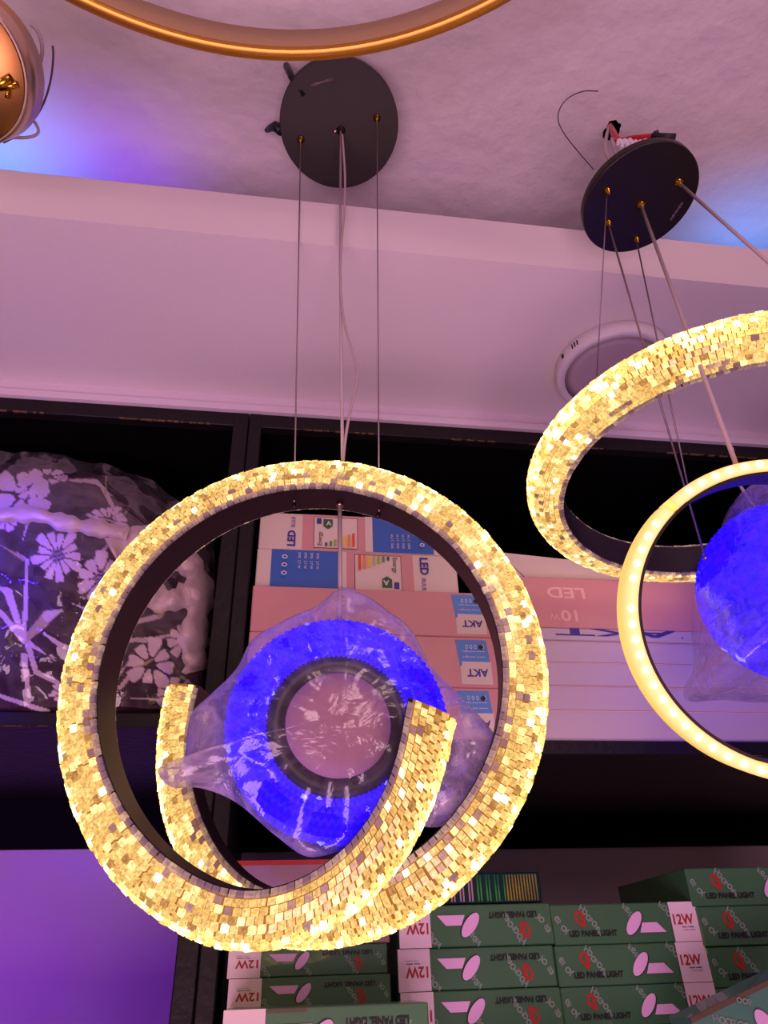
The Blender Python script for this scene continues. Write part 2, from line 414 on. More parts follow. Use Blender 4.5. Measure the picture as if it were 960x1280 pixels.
PM = [PINKC, LBLUEC, CREAMC, NAVY, PALEPR, WHT, BLK]
def akt_face(withlabel):
    def d(f):
        f.flip = True
        # flipped: u from the right
        if withlabel:
            u0, u1 = .05, .185
            f.rect(u0, .05, u1, .93, 2)
            f.quad([(u0, .93), (u1+.003, .93), (u1+.006, .40), (u1-.012, .48), (u0-.002, .48)], 1)
            f.rect(u0, .05, u1, .46, 2)
            f.quad([(u0+.02,.20),(u0+.035,.20),(u0+.046,.38),(u0+.036,.38)], 3)
            f.text('AKT', u0+.016, .18, .17, 3, wid=.10, bold=.03)
            for k in range(3): f.text('www led light', u0+.02, .53+.09*k, .045, 5, wid=.095)
            f.text('o o o o', u0+.02, .73, .10, 5, wid=.09)
            f.ell(u0+.052, .77, .05, .05, 0, 6); f.text('LIGHTING', u0+.035, .87, .04, 5, wid=.06)
        f.text('LED', .66, .14, .26, 4, wid=.11, bold=.02); f.text('10', .79, .55, .24, 4, wid=.045, bold=.02); f.text('W', .845, .65, .12, 4)
    def g(f):
        d(f); 
    return g
rows = [(736.5, 793, 314, 625), (793, 857.5, 309, 633), (857.5, 923, 304, 637)]
labs = ['labelled pink tube carton, topmost of three beside the black post',
        'labelled pink tube carton, middle of three beside the black post',
        'labelled pink tube carton, lowest of three, standing on the shelf board']
def flipcoords(f): pass
def draw_pink(f):
    # everything printed upside down
    f.flip = True
    u0, u1 = .065, .205
    f.rect(u0, .10, u1, .95, 2)
    f.quad([(u0+.002, .95), (u1, .95), (u1+.012, .06+.42), (u1-.02, .56), (u0-.004, .56)][::1], 2)
    return
def pink(f):
    W = lambda px: px
    # un-flipped local frame: label block near the right end, AKT rotated by half a turn
    u0, u1 = .80, .925
    f.rect(u0+.012, .06, u1+.01, .52, 2)
    f.quad([(u0, .94), (u0+.012, .40), (u0+.03, .50), (u1+.008, .50), (u1, .94)], 1)
    f.rect(u0+.02, .12, u1+.01, .50, 2)
    f.flip = True
    U = lambda u: 1-u
    f.text('AKT', U(u1-.004), 1-.36, .155, 3, wid=.085, bold=.03)
    for k in range(2): f.text('www led light', U(u1-.01), 1-.62-.11*k, .05, 5, wid=.09)
    f.text('oo o o o', U(u1-.012), 1-.84, .09, 5, wid=.075)
    f.ell(U(u1-.025), 1-.79, .05, .05, 0, 6, n=12)
    f.text('LED', U(.42), .14, .24, 4, wid=.12, bold=.02)
    f.text('10', U(.255), .60, .24, 4, wid=.07, bold=.02); f.text('W', U(.18), .70, .12, 4)
    f.flip = False
zprev = zR0
oo = []
for i in (2, 1, 0):
    t, b, l, r = rows[i]
    o = carton('tube_carton', labs[i], 'pink tube cartons by the post', l, r, t, b, YS+.004, .2, PM, pink, z0=zprev)
    zprev = o['_top']
z_p1 = zprev
EM = [CREAMC, BLUEC, PINKC, NAVY, WHT, BLKPR] + RAMP
def led_end(f):                     # upper one: LED text left, energy label, blue block right
    f.rect(.225, 0.01, .60, .99, 2)
    f.rect(.60, .01, .93, .98, 1)
    f.rect(.285, .06, .52, .93, 5); f.rect(.288, .075, .517, .915, 0)
    f.rect(.56, .01, .60, .99, 0)
    f.text('LED', .165, .12, .30*.52, 3, ang=PI/2, bold=.03) if False else None
    f.text('LED', .19, .08, .19, 3, ang=PI/2, bold=.035)
    f.text('BULB', .185, .60, .09, 3, ang=PI/2)
    f.rect(.30, .72, .325, .88, 3); f.quad([(.335,.86),(.335,.66),(.36,.58),(.385,.66),(.385,.86)], 6); f.text('A', .35, .68, .13, 0, bold=.02)
    f.text('Energy', .335, .12, .13, 5, ang=PI/2)
    for k in range(7): f.rect(.345+.024*k, .10, .358+.024*k, .20+.045*k, 6+k)
    for k in range(4): f.text('SMD  2.7 W', .71+.03*k, .10, .055, 4, ang=PI/2, wid=None)
    for k in range(3): f.ell(.865, .22+.2*k, .06, .05, 0, 4, hole=.6, n=12)
def led_end_flip(f):
    f.flip = True; f.k = 1; led_end(f); f.flip = False
z_t2 = None
oT2 = carton('bulb_carton', 'cream and blue carton, energy label upside down, lying directly on labelled pink cartons', 'bulb cartons above the pink cartons', 320, 571, 690, 735, YS+.02, .2, EM, led_end_flip, z0=z_p1)
oT1 = carton('bulb_carton', 'cream and blue carton with upright energy label, topmost of its stack', 'bulb cartons above the pink cartons', 324, 556, 645, 690, YS+.02, .2, EM, led_end, z0=oT2['_top'])

# right group : thin white cartons, pink one, tilted pale one
def plain(f): pass
WM = [WHITEC, NAVY, PINKC, PALEPR]
ys_ = [(889, 925), (859, 889), (830, 859), (804, 830)]
names = ['lowest of the thin white cartons on the right shelf board', 'second from the bottom of the thin white cartons on the right shelf board',
         'third from the bottom of the thin white cartons on the right shelf board', 'thin blank white carton just below the one with blue letters']
zprev = zR0
for (t, b), nm in zip(ys_, names):
    j = random.uniform(-2, 2)
    def seam(f): f.rect(.0, .97, 1, 1.0, 3)
    o = carton('white_carton', nm, 'thin white cartons on the right', 642+j, 1010+j, t, b, YS+.006+random.random()*.004, .25, WM, seam, z0=zprev); zprev = o['_top']
def aktw(f):
    f.flip = True
    f.text('AKT', .38, .30, .62, 1, wid=.44, bold=.03); f.flip = False
def aktw2(f):
    f.flip = True
    f.text('AKT', 1-.545, -.0+.02, .62, 1, wid=.40, bold=.03); f.ell(.44, .6, .08,.08,0,1,n=12); f.flip = False
o = carton('white_carton', 'thin white carton with upside down dark blue letters under the pink carton', 'thin white cartons on the right', 638, 1010, 788, 804, YS+.004, .25, WM, aktw2, z0=zprev); zprev = o['_top']
def pinkr(f):
    f.flip = True
    f.text('LED', 1-.235, .20, .22, 3, wid=.115, bold=.02); f.text('10', 1-.20, .66, .22, 3, wid=.05, bold=.02); f.text('W', 1-.145, .74, .12, 3)
    f.flip = False
o = carton('tube_carton', 'wide pink carton with faint upside down lettering lying on the thin white cartons', None, 636, 1030, 727, 788, YS+.004, .25, [PINKC, NAVY, PINKC, PALEPR], pinkr, z0=zprev); zprev = o['_top']
# pale carton lying across the top, its left end lifted
a = onY(622, 690, YS+.02); b = onY(960, 722, YS+.02)
m = MB(); zt0 = a.z; w = b.x-a.x+.1
m.v = []; 
P = [Vector((a.x,YS+.02,zprev+.0005)), Vector((a.x+w,YS+.02,zprev+.0005)), Vector((a.x+w,YS+.02,zprev+.010)), Vector((a.x,YS+.02,zt0))]
Q = [p+Vector((0,.22,0)) for p in P]
m.poly(P); m.poly(Q[::-1])
for i in range(4): m.poly([P[i], Q[i], Q[(i+1)%4], P[(i+1)%4]])
m.poly([P[0]+Vector((.045,-.0004,0)), P[0]+Vector((.047,-.0004,0)), P[3]+Vector((.0045,-.0004,-.004)), P[3]+Vector((.003,-.0004,-.003))], 1)
o = m.build('cream_carton', [CREAMC, KRAFT], None, org=P[0]); tag(o, 'long cream carton lit yellow, sloping down on top of the wide pink carton', 'box')

# green cartons
GM = [GREENC, GREYPR, PINKPR, REDPR, BLKPR, LILW, KRAFT, GREEN2]
GM2 = [GREEN2, GREYPR, PINKPR, REDPR, BLKPR, LILW, KRAFT, GREEN2]
def green_print(f, lab=True):
    def word(u, v, ang, hg=.16, s='Hoopoek'):
        # letters tumble along a slanting line
        ca, sa = math.cos(ang), math.sin(ang); asp = f.w/f.h
        for k, ch in enumerate(s):
            f.k -= 1
            f.text(ch, u+ca*.115*k/asp*1.15, v+sa*.125*k, hg*(1 if ch.islower() else 1.15), 1, ang=ang*.6+.25*math.sin(k*2.1), bold=.015)
    word(.185, .86, -.95); word(-.0+.01, .62, -1.0, s='epoY'); word(.48, .88, -.95, s='kepoY'); word(.735, .90, -.9, s='koo')
    word(.34, -.0+.14, -.3, s='oH') if False else None
    f.ell(.185, .66, .15, .19, .3, 3, hole=.55); f.ell(.20, .66, .06, .09, .3, 3); f.quad([(.165,.52),(.20,.40),(.225,.52)], 3)
    f.text('LED PANEL LIGHT', .10, .19, .155, 4, wid=.32, bold=.045)
    f.quad([(.585,.28),(.775,.28),(.725,.56),(.60,.56)], 4) if False else None
    f.quad([(.575,.25),(.755,.25),(.70,.50),(.60,.50)], 2)
    f.ell(.550, .48, .36, .16, .85, 4); f.ell(.543, .49, .36, .16, .85, 2); 
    if lab:
        f.rect(.80, 0.0, 1.0, 1.0, 5)
        f.text('12W', .815, .42, .27, 3, wid=.14, bold=.03)
        f.text('Super quality', .865, .335, .045, 4, wid=.085, bold=.03); f.text('driver included', .875, .275, .03, 4, wid=.075)
def g_up(f): green_print(f)
def g_flip(f): f.flip = True; green_print(f); f.flip = False
def g_upnolab(f): green_print(f)
# low stacks: heights from the photo rows; each column starts on the counter board
def column(xs, yrows, Y, draw, labels, group, mats=GM, depth=.18, yaws=None):
    """rows from the bottom; the lowest reaches down to the board"""
    zp = zF0; k = 0
    tops = [onY((xs[0]+xs[1])/2, y, Y).z for y in yrows]      # top edges, lowest first
    hh = tops[1]-tops[0] if len(tops) > 1 else .05
    bottoms = [tops[0]-hh] + tops[:-1]
    first = bottoms[0]
    return tops, bottoms
H12 = None
def stack(xl, xr, yr, Y, draw, labels, group, mats=GM, depth=.18, yw=0):
    """xl, xr: edges at the top row in px; yr: row edges from the top down"""
    a = onY(xl, (yr[0]+yr[1])/2, Y); b = onY(xr, (yr[0]+yr[1])/2, Y); w = b.x-a.x
    zs_ = [onY((xl+xr)/2, y, Y).z for y in yr]
    out = []
    for i in range(len(yr)-1):
        h = zs_[i]-zs_[i+1]-.0006
        jx = random.uniform(-.003, .003); jy = random.uniform(0, .004)
        m = MB(); m.bbox((0,0,0), (w, depth, h), .0012)
        f = Face(m, (0,0,0), (1,0,0), (0,0,1), w, h); draw(f)
        # lid flap showing below the front edge
        f2 = Face(m, (0,0,0), (1,0,0), (0,0,1), w, h); f2.k = .4
        o = m.build('panel_light_carton', mats); o.location = (a.x+jx, Y+jy, zs_[i+1]); o.rotation_euler = (0,0,yw+random.uniform(-.012,.012))
        tag(o, labels[i], 'box', group); out.append(o)
    return zs_[-1]
zbB = stack(497, 690, [1130, 1183, 1237, 1292], YS+.004, g_flip,
  ['upside down printed green carton just below the foil striped box',
   'upside down printed green carton, second of the column below the foil striped box',
   'upside down printed green carton, third below the foil striped box'], 'green cartons in the middle column')
zbC = stack(692, 876, [1128, 1179, 1231, 1283], YS+.0, g_up,
  ['green carton with upright 12W label, topmost of its column',
   'green carton with upright 12W label, second of its column',
   'green carton whose 12W label is half hidden by the tilted carton'], 'green cartons right of centre')
zbD = stack(864, 1050, [1083, 1131, 1181, 1233, 1285], YS-.004, g_up,
  ['green panel light carton, highest at the right edge, with its dark side showing',
   'green panel light carton second from the top at the right edge',
   'green carton third from the top at the right edge',
   'green panel light carton fourth at the right edge, mostly behind the tilted carton'], 'green cartons at the right edge', depth=.22)
zbA = stack(288, 488, [1181, 1220, 1262, 1300], YS+.004, g_flip,
  ['green carton under the bright tube, topmost of the left column, shiny with wrap',
   'green and white carton printed upside down, second of the left column',
   'green and white carton third of the left column, mostly behind the nearer one'], 'green cartons in the left column')
# side sticker on the high right carton
pS = onY(866, 1107, YS-.004)
# stacks go down to the counter: board sits just under the lowest cartons seen
# glittering box on the middle column
def glit(f):
    n = 34
    for k in range(n):
        u = .02+.96*k/n
        f.k = 1; f.rect(u, .08, u+.014, .92, (2 if k % 3 else 0) if k < 12 else ((3 if k % 3 else 0) if k < 23 else 1))
    f.k = 2
HOLO = mat('foil_green', (60,150,120), .12, metal=.8); FOIL1 = mat('foil_gold', (170,160,90), .15, metal=.8); FOIL2 = mat('foil_lilac', (190,150,200), .2, metal=.6)
zz = onY(594, 1130, YS+.01).z
o = carton('foil_box', 'green holographic foil striped box lying on the middle column of green cartons', None, 545, 676, 1090, 1129, YS+.012, .12, [mat('foil_dark_teal',(20,60,66),.2,metal=.6), FOIL1, FOIL2, HOLO], glit, z0=zz)
# pale wrapped carton above the left column
def pale(f):
    f.rect(0, .94, 1, 1.0, 1); f.rect(.35, .55, .52, .56, 2); f.rect(.35, .3, .353, .56, 2)
za = onY(388, 1181, YS+.01).z
o = carton('wrapped_carton', 'dull pinkish carton with a red top edge behind the crossing of the lit tube', None, 292, 486, 1074, 1180, YS+.012, .2, [mat('dusty_pink_carton', (150,116,124), .35, coat=.6, noise_amt=.2, nscale=20), REDPR, KRAFT], pale, z0=za)
# nearer carton, bottom left of the centre
Yn = YS-.10
a = onY(279, 1275, Yn); b = onY(536, 1275, Yn); zt_ = onY(400, 1258, Yn).z
m = MB(); w = b.x-a.x; h = zt_-(zF0)
h = .056; m.bbox((0,0,0),(w,.095,h),.0012); f = Face(m,(0,0,0),(1,0,0),(0,0,1),w,h); g_flip(f)
m.abox((.0,-.0006,h-.004),(w*.4,.001,h-.0008),6)
o = m.build('panel_light_carton', [mat('green_carton_worn',(72,118,80),.42,noise_amt=.12,nscale=10,coat=.5)]+GM[1:]); o.location = (a.x, Yn, zt_-h)
tag(o, 'nearer green and white carton cut by the bottom edge, below the lit spiral', 'box')
near_bottom = zt_-h
# tilted carton bottom right
Yt = YS-.13
a = onY(862, 1273, Yt); b = onY(975, 1218, Yt)
d = (b-a); d.y = 0; d.normalize(); ang = math.atan2(d.z, d.x)
m = MB(); m.bbox((0,0,-.06),(.19,.05,0),.0015)
f = Face(m,(0,0,-.06),(1,0,0),(0,0,1),.19,.06); 
def gt(f):
    f.ell(.13,.40,.15,.20,0,3,hole=.55)
    for k,ch in enumerate('Hoopoe'): f.text(ch, .12+.030*k, .80-.055*k, .12, 1, ang=-.3, bold=.015)
    for k,ch in enumerate('oop'): f.text(ch, .30+.03*k, .90-.05*k, .10, 1, ang=-.3, bold=.015)
    f.quad([(.02,.55),(.06,.48),(.06,.42),(.02,.48)],1)
    f.ell(.405,.42,.15,.30,.25,2); f.quad([(.46,.22),(.50,.48),(.60,.62),(.62,.25)],2); f.text('LED PANEL LIGHT', .08, .06, .11, 4, wid=.3, bold=.03); f.rect(.66,0,.86,1,5)
gt(f)
m.abox((.0,-.0004,-.0045),(.19,.002,.0004),6)
o = m.build('panel_light_carton', GM2); o.location = a; o.rotation_euler = (0,-ang,0)
tag(o, 'tilted teal green carton leaning in front of the stacks at the bottom right corner', 'box')
tilt_bottom = a.z - .06

# ------------------------------------------------------------------ crystal tubes
def crystal_tube(P, Nn, Ax, T, a, pitch=.0067, rows=17, gaps=None, closed=False, hot=None):
    """P: points on the inner band's centre line, Nn outward, Ax axial. returns beads mesh, channel mesh"""
    n = len(P); L = [0]
    for i in range(1, n): L.append(L[-1]+(P[i]-P[i-1]).length)
    tot = L[-1]
    def at(s):
        s = min(max(s, 0), tot); lo, hi = 0, n-1
        while hi-lo > 1:
            mid = (lo+hi)//2
            if L[mid] <= s: lo = mid
            else: hi = mid
        t = (s-L[lo])/max(1e-9, L[hi]-L[lo])
        N_ = Nn[lo].lerp(Nn[hi], t).normalized(); A_ = Ax[lo].lerp(Ax[hi], t).normalized()
        return P[lo].lerp(P[hi], t), N_, A_, (P[hi]-P[lo]).normalized()
    # profile points (D shape), by equal arc length
    prof = []
    K = 200; acc = [0]; pts = []
    for k in range(K+1):
        ph = PI*k/K; x = a*math.copysign(abs(math.cos(ph))**.8, math.cos(ph)); y = T*math.sin(ph)**.8 if math.sin(ph) > 0 else 0
        pts.append((x, y))
        if k: acc.append(acc[-1]+math.dist(pts[k], pts[k-1]))
    tot_p = acc[-1]
    def pr(s):
        for k in range(1, K+1):
            if acc[k] >= s:
                t = (s-acc[k-1])/(acc[k]-acc[k-1]+1e-12); x = pts[k-1][0]*(1-t)+pts[k][0]*t; y = pts[k-1][1]*(1-t)+pts[k][1]*t
                dx, dy = pts[k][0]-pts[k-1][0], pts[k][1]-pts[k-1][1]; l = math.hypot(dx, dy)+1e-12
                return x, y, dx/l, dy/l
        return pts[-1][0], pts[-1][1], 0, -1
    rp = tot_p/rows
    beads = MB()
    for r in range(rows):
        x, y, tx, ty = pr((r+.5)*rp)
        mid = abs((r+.5)/rows-.5)*2          # 1 at the inner edges, 0 at the outer crest
        mi = 2 if mid > .86 else (1 if mid < .26 else 0)
        s = pitch*.5*(1 if r % 2 else 2); gi = 0
        while s < tot-pitch*.45:
            if gaps and gaps(s/tot):
                gi += 1
                if gi % 5 == 0: s += .0013
            p, N_, A_, t_ = at(s)
            nx_, ny_ = -ty, tx               # outward normal in (axial, radial)
            if nx_*x+ny_*y < 0: nx_, ny_ = -nx_, -ny_
            nn = (A_*nx_+N_*ny_).normalized(); w_ = (A_*tx+N_*ty).normalized()
            c = p + A_*x + N_*y + nn*random.uniform(-.0004, .0008)
            R = Matrix.Rotation(random.gauss(0, .05), 3, t_) @ Matrix.Rotation(random.gauss(0, .05), 3, w_)
            stretch = 1+y/.22*(0)
            mm = mi
            if mi == 0 and random.random() < (.12 if mid > .68 else .015): mm = 2
            beads.box(c, (R@t_, R@w_, R@nn), (pitch*.45, rp*.43, .0021), mm)
            s += pitch*random.uniform(.97, 1.03)
    # core surface and channel
    core = MB(); prof2 = []
    for k in range(13):
        x, y, tx, ty = pr(tot_p*k/12); prof2.append((x*.93, max(0, y*.95)))
    rows_ = []
    for i in range(n):
        rows_.append([P[i]+Ax[i]*x+Nn[i]*y for x, y in prof2])
    core.grid(rows_, 0)
    core.face([0+k for k in range(13)], 0); core.face([(n-1)*13+k for k in range(13)], 0)
    ch = MB(); q = [(-a*.97,-.0005),(a*.97,-.0005),(a*.97,.004),(-a*.97,.004)]
    rws = []
    for i in range(n): rws.append([P[i]+Ax[i]*x+Nn[i]*y for x, y in q+q[:1]])
    ch.grid(rws, 0, smooth=False)
    ch.face([0,1,2,3]); ch.face([(n-1)*5+k for k in range(4)])
    return beads, core, ch

# ------------------------------------------------------------------ lamp 1 : spiral pendant
C1 = EYE + Vector((.0202, .6695, .2508)); N1 = Vector((-.2012, -1, -.1029)).normalized()
TU = .042
R1 = .2316-TU
U1 = (Vector((0,0,1)) - N1*N1.z).normalized(); W1 = N1.cross(U1)
if W1.x < 0: W1 = -W1
def ss(e0, e1, x): x = min(max((x-e0)/(e1-e0), 0), 1); return x*x*(3-2*x)
def spiral(t):
    """t in degrees from the top, + to the right: radius and axial offset"""
    a = abs(t)
    if t < 0: return R1-.0796*ss(160.6, 252, a), .0326*ss(108, 227, a)
    return R1-BR[0]*ss(BR[1], BR[2], a), BR[3]*ss(BR[4], BR[5], a)
BR = (.0448, 187.2, 279.7, -.16, 141.8, 231.8)
P, Nn, Ax = [], [], []
tmin, tmax = -248, 281
n = 420
for i in range(n+1):
    t = tmin+(tmax-tmin)*i/n; r, y = spiral(t); th = math.radians(t)
    nrm = U1*math.cos(th)+W1*math.sin(th)
    P.append(C1+nrm*r+N1*y); Nn.append(nrm); Ax.append(N1)
gap1 = lambda q: q < .30 and q > .10 or q > .72 and q < .86
beads, core, chn = crystal_tube(P, Nn, Ax, .042, .0225, gaps=gap1)
canC = onZ(424, 157, 1.165)
lamp1 = empty('pendant_lamp', canC, 'large lit spiral pendant lamp of golden acrylic beads hanging from a round black canopy', 'pendant lamp')
tb = beads.build('bead_cover', [GOLDCH, HOTCH, CLEARCH], lamp1); tb['label'] = 'glowing gold bead cover'
sub(core, 'light_core', CORE, tb, lamp1)
chn.build('channel_frame', CHAN, lamp1)['label'] = 'dark inner metal band'

def screw_slot(mb, c, axis, side, L=.016):
    """small engraved hanger mark"""
    s2 = axis.cross(side).normalized()
    pts = []
    for k in range(25):
        t = k/24*2*PI; pts.append(c+side*(L*math.cos(t))+s2*(.0028*math.sin(t)*(.55+.45*math.cos(2*t)))+axis*.0004)
    mb.tube(pts, .0005, 0, 5, closed=True)
    for q in (-.5, .0, .5): mb.tube([c+side*L*q+s2*.0024+axis*.0004, c+side*L*q-s2*.0024+axis*.0004], .0005, 0, 5)
def canopy(root, c, nrm, R, th=.022):
    """c: face centre, nrm: face normal towards the viewer"""
    m = MB(); m.lathe([(R-.001, 0), (R, -.001), (R, -th), (R-.004, -th), (R-.004,-.004)], c, nrm, 0, 72)
    cp = m.build('canopy', BLKMET, root)
    return cp
rc = ray(424, 157)
ncan = (-rc*.9 + Vector((0,0,-1))*.6).normalized()
RC = 74/FPX*(canC-EYE).dot(Fw)*1.0
cp = canopy(lamp1, canC, ncan, RC)
def on_face(px, py, c, nrm):
    r = ray(px, py); return EYE + r*((c-EYE).dot(nrm)/r.dot(nrm))
m = MB(); q1 = on_face(391, 106, canC, ncan); q2 = on_face(414, 99, canC, ncan)
screw_slot(m, (q1+q2)/2, ncan, (q2-q1).normalized(), (q2-q1).length/2*1.15); sub(m, 'hanger_slot', WIRE, cp, lamp1)
def fitting(root, cp, p, nrm, r=.006, mt=BRASS):
    m = MB(); m.lathe([(r,0),(r*1.05,.001),(r*.8,.004),(r*.35,.0065),(r*.3,.009)], p, nrm, 0, 20); return sub(m, 'wire_fitting', mt, cp, root)
tops = [(376,174),(471,147)]
lows = [(366,592),(492,604)]
ztop = lambda px, py: None
def ringtop(px, py):          # point on the outer crest of ring 1 seen at that pixel
    r = ray(px, py); p = EYE + r*((C1-EYE).dot(N1)/r.dot(N1)); return C1 + (p-C1).normalized()*(R1+TU)
for (a_, b_) in zip(tops, lows):
    p0 = on_face(*a_, canC, ncan); fitting(lamp1, cp, p0, ncan)
    p1 = ringtop(*b_); dd = (p1-C1).normalized()
    m = MB(); m.tube([p0+ncan*.005, p1-dd*.046], .0009, 0, 6); w = m.build('suspension_wire', WIRE, lamp1)
    e = MB(); e.tube([p1-dd*.046, p1-dd*.052], .0022, 0, 8); sub(e, 'wire_stop', BLKMET, w, lamp1)
pc = on_face(426, 163, canC, ncan)
f = fitting(lamp1, cp, pc, ncan, .007, BLKMET)
m = MB(); m.tube([pc+Vector((-.006,0,-.004)), pc+Vector((-.012,0,-.007))], .003, 0, 10); sub(m, 'set_screw', SILV, cp, lamp1)
# two cords, one bowing out
pe = ringtop(427, 590)
m = MB(); m.tube([pc+ncan*.006, pc.lerp(pe,.5)+Vector((-.002,0,0)), pe], .0019, 0, 8); m.build('power_cord', CORD, lamp1)
pts = []
bow = [(0,428,168,0),(.18,433,240,0),(.36,424,330,0),(.55,428,400,0),(.68,441,440,0),(.78,449,468,0),(.88,436,520,0),(.95,430,560,0),(1,428,590,0)]
for k,(q,px,py,_) in enumerate(bow):
    base = (pc+ncan*.006).lerp(pe, q); pts.append(onY(px, py, base.y-.004))
def smooth(pts, it=3):
    for _ in range(it):
        o = [pts[0]]
        for i in range(len(pts)-1): o += [pts[i].lerp(pts[i+1], .25), pts[i].lerp(pts[i+1], .75)]
        pts = o+[pts[-1]]
    return pts
m = MB(); m.tube(smooth(pts), .0017, 0, 8); m.build('power_cord', CORD, lamp1)
# black mounting clips above the canopy
m = MB()
p = onZ(365, 97, 1.19); q = onZ(358, 82, 1.245); m.tube([p+Vector((.02,.02,-.01)), p, q], .0055, 0, 6)
m.build('mounting_bracket', BLK, lamp1); m = MB()
m.tube([onZ(352,165,1.19), onZ(345,158,1.2), onZ(338,160,1.215), onZ(333,163,1.225)], [.008,.0085,.006,.004], 0, 6); m.build('mounting_bracket', BLK, lamp1); m = MB()
m.tube([canC-ncan*.02, Vector((canC.x,canC.y+.01,ZE+HC-.002))], .012, 0, 10)
m.build('mounting_bracket', BLK, lamp1)

# ------------------------------------------------------------------ lamp 2 : two-ring pendant at the right
can2 = atD(801, 251, 1.12)
r2 = ray(802, 249); imdir = (Rt*.57 - Up*.82).normalized(); imdir = (imdir - r2*imdir.dot(r2)).normalized()
n2 = (-r2*math.cos(math.radians(41)) + imdir*math.sin(math.radians(41))).normalized()
RC2 = 73/FPX*(can2-EYE).dot(Fw)
lamp2 = empty('pendant_lamp', can2, 'lit lamp of one beaded hoop and one LED ring under a tilted black canopy', 'pendant lamp')
cp2 = canopy(lamp2, can2, n2, RC2, .012)
m = MB(); q1 = on_face(838,275,can2,n2); q2 = on_face(853,253,can2,n2); screw_slot(m, (q1+q2)/2, n2, (q2-q1).normalized(), (q2-q1).length/2); sub(m, 'hanger_slot', WIRE, cp2, lamp2)
# hoop : tilted circle
HC2 = dict(c=atD(930, 568, .84), R=.262, tilt=0)
def hoop_frame():
    c = HOOP_C; nrm = HOOP_N.normalized(); u = nrm.orthogonal().normalized(); w = nrm.cross(u); return c, nrm, u, w
HOOP_C = EYE + Vector((.5427, .6674, .524)); HOOP_N = Vector((.047, .059, 1)); HOOP_R = .244
c, nrm, u, w = hoop_frame()
P, Nn, Ax = [], [], []
n = 300
for i in range(n+1):
    th = 2*PI*i/n; d = u*math.cos(th)+w*math.sin(th)
    P.append(c+d*(HOOP_R-.042)); Nn.append(d); Ax.append(-nrm)
beads, core, chn = crystal_tube(P, Nn, Ax, .042, .0225, gaps=lambda q: (q*10) % 1 < .25)
hb = beads.build('bead_cover', [GOLDCH, HOTCH, CLEARCH], lamp2); hb['label'] = 'tilted hoop of glowing gold beads'
sub(core, 'light_core', CORE, hb, lamp2)
chn.build('channel_frame', CHAN, lamp2)
# LED ring
CL = EYE + Vector((.3451, .4185, .2052))*1.2; RL = .132-.0115
m = MB(); mch = MB()
n = 160; wL = .012
axl = Vector((-.2692, -1, -.3799)).normalized(); uu = (Vector((0,0,1))-axl*axl.z).normalized(); ww = axl.cross(uu).normalized()
def ringpt(th, r, y): return CL + (uu*math.cos(th)+ww*math.sin(th))*r + axl*y
g0, g1 = None, None
# gap where the strip's ends meet: image position (838, 645)
pg = EYE + ray(838,645)*((CL-EYE).dot(axl)/ray(838,645).dot(axl)); dg_ = pg-CL; thg = math.atan2(dg_.dot(ww), dg_.dot(uu))
gw = .022
ths = [thg+gw+(2*PI-2*gw)*i/n for i in range(n+1)]
rows_ = [[ringpt(t, r, y) for r, y in ((RL,-.018),(RL,.018),(RL-.0025,.018),(RL-.0025,-.018),(RL,-.018))] for t in [2*PI*i/n for i in range(n+1)]]
mch.grid(rows_, 0, smooth=False)
rows_ = [[ringpt(t, r, y) for r, y in ((RL+.0005,.0165),(RL+.0005,.020),(RL+.002,.0215),(RL+.009,.0205),(RL+.0115,.015),(RL+.0115,-.012),(RL+.0005,-.012),(RL+.0005,.0165))] for t in ths]
m.grid(rows_, 0); m.face([0,1,2,3,4,5,6]); m.face([n*8+k for k in range(7)]); nm0 = 0
lr = mch.build('ring_frame', CHAN, lamp2)
nd = 60
for k in range(nd):
    t = thg+gw+.09+(2*PI-2*gw-.18)*(k+.5)/nd
    if k % 19 == 5: continue
    m.lathe([(.0040,0),(.0034,.0005),(.001,.0008)], ringpt(t, RL+.0060, .0208), axl, 1, 12)
ls = sub(m, 'led_strip', [LEDB, LEDD], lr, lamp2)
m = MB(); m.box(ringpt(thg-gw*1.8, RL+.008, .014), (ww, uu, axl), (.004,.003,.010), 0)
# wires
def cable(a, b, r, mt, nm='suspension_wire', sag=None, cap=False):
    m = MB(); pts = [a, b] if sag is None else smooth([a]+sag+[b], 2)
    m.tube(pts, r, 0, 8); o = m.build(nm, mt, lamp2)
    if cap:
        e = MB(); e.tube([b, b+(b-a).normalized()*.004], .003, 0, 10); sub(e, 'wire_stop', SILV, o, lamp2)
    return o
fits = [(759,238,.0055),(760,278,.0055),(801,256,.0068),(848,228,.0068),(795,298,.005)]
FP = []
for px, py, r in fits:
    p = on_face(px, py, can2, n2); FP.append(p); fitting(lamp2, cp2, p, n2, r)
def hoop_at(px, py, rr=None):
    """point of the hoop's middle plane at this pixel"""
    r = ray(px, py); nn = HOOP_N.normalized(); return EYE + r*((HOOP_C-EYE).dot(nn)/r.dot(nn))
def hoop_snap(px, py, R=None):
    p = hoop_at(px, py); d = (p-HOOP_C).normalized(); return HOOP_C+d*((R or HOOP_R-.02))
far = hoop_snap(881, 694, HOOP_R-.046)
cable(FP[0], onY(746, 470, .66), .0008, WIRE)
cable(FP[1], onY(881, 696, .80), .0014, WIRE, cap=True)
cable(FP[4], onY(862, 618, .70), .0011, WIRE)
pq = EYE + ray(922,584)*((CL-EYE).dot(axl)/ray(922,584).dot(axl)); pq = CL+(pq-CL).normalized()*(RL+.005)
cable(FP[2], pq, .0022, CORD, 'power_cord')
cable(FP[3], atD(1010, 372, .93), .0022, CORD, 'power_cord')
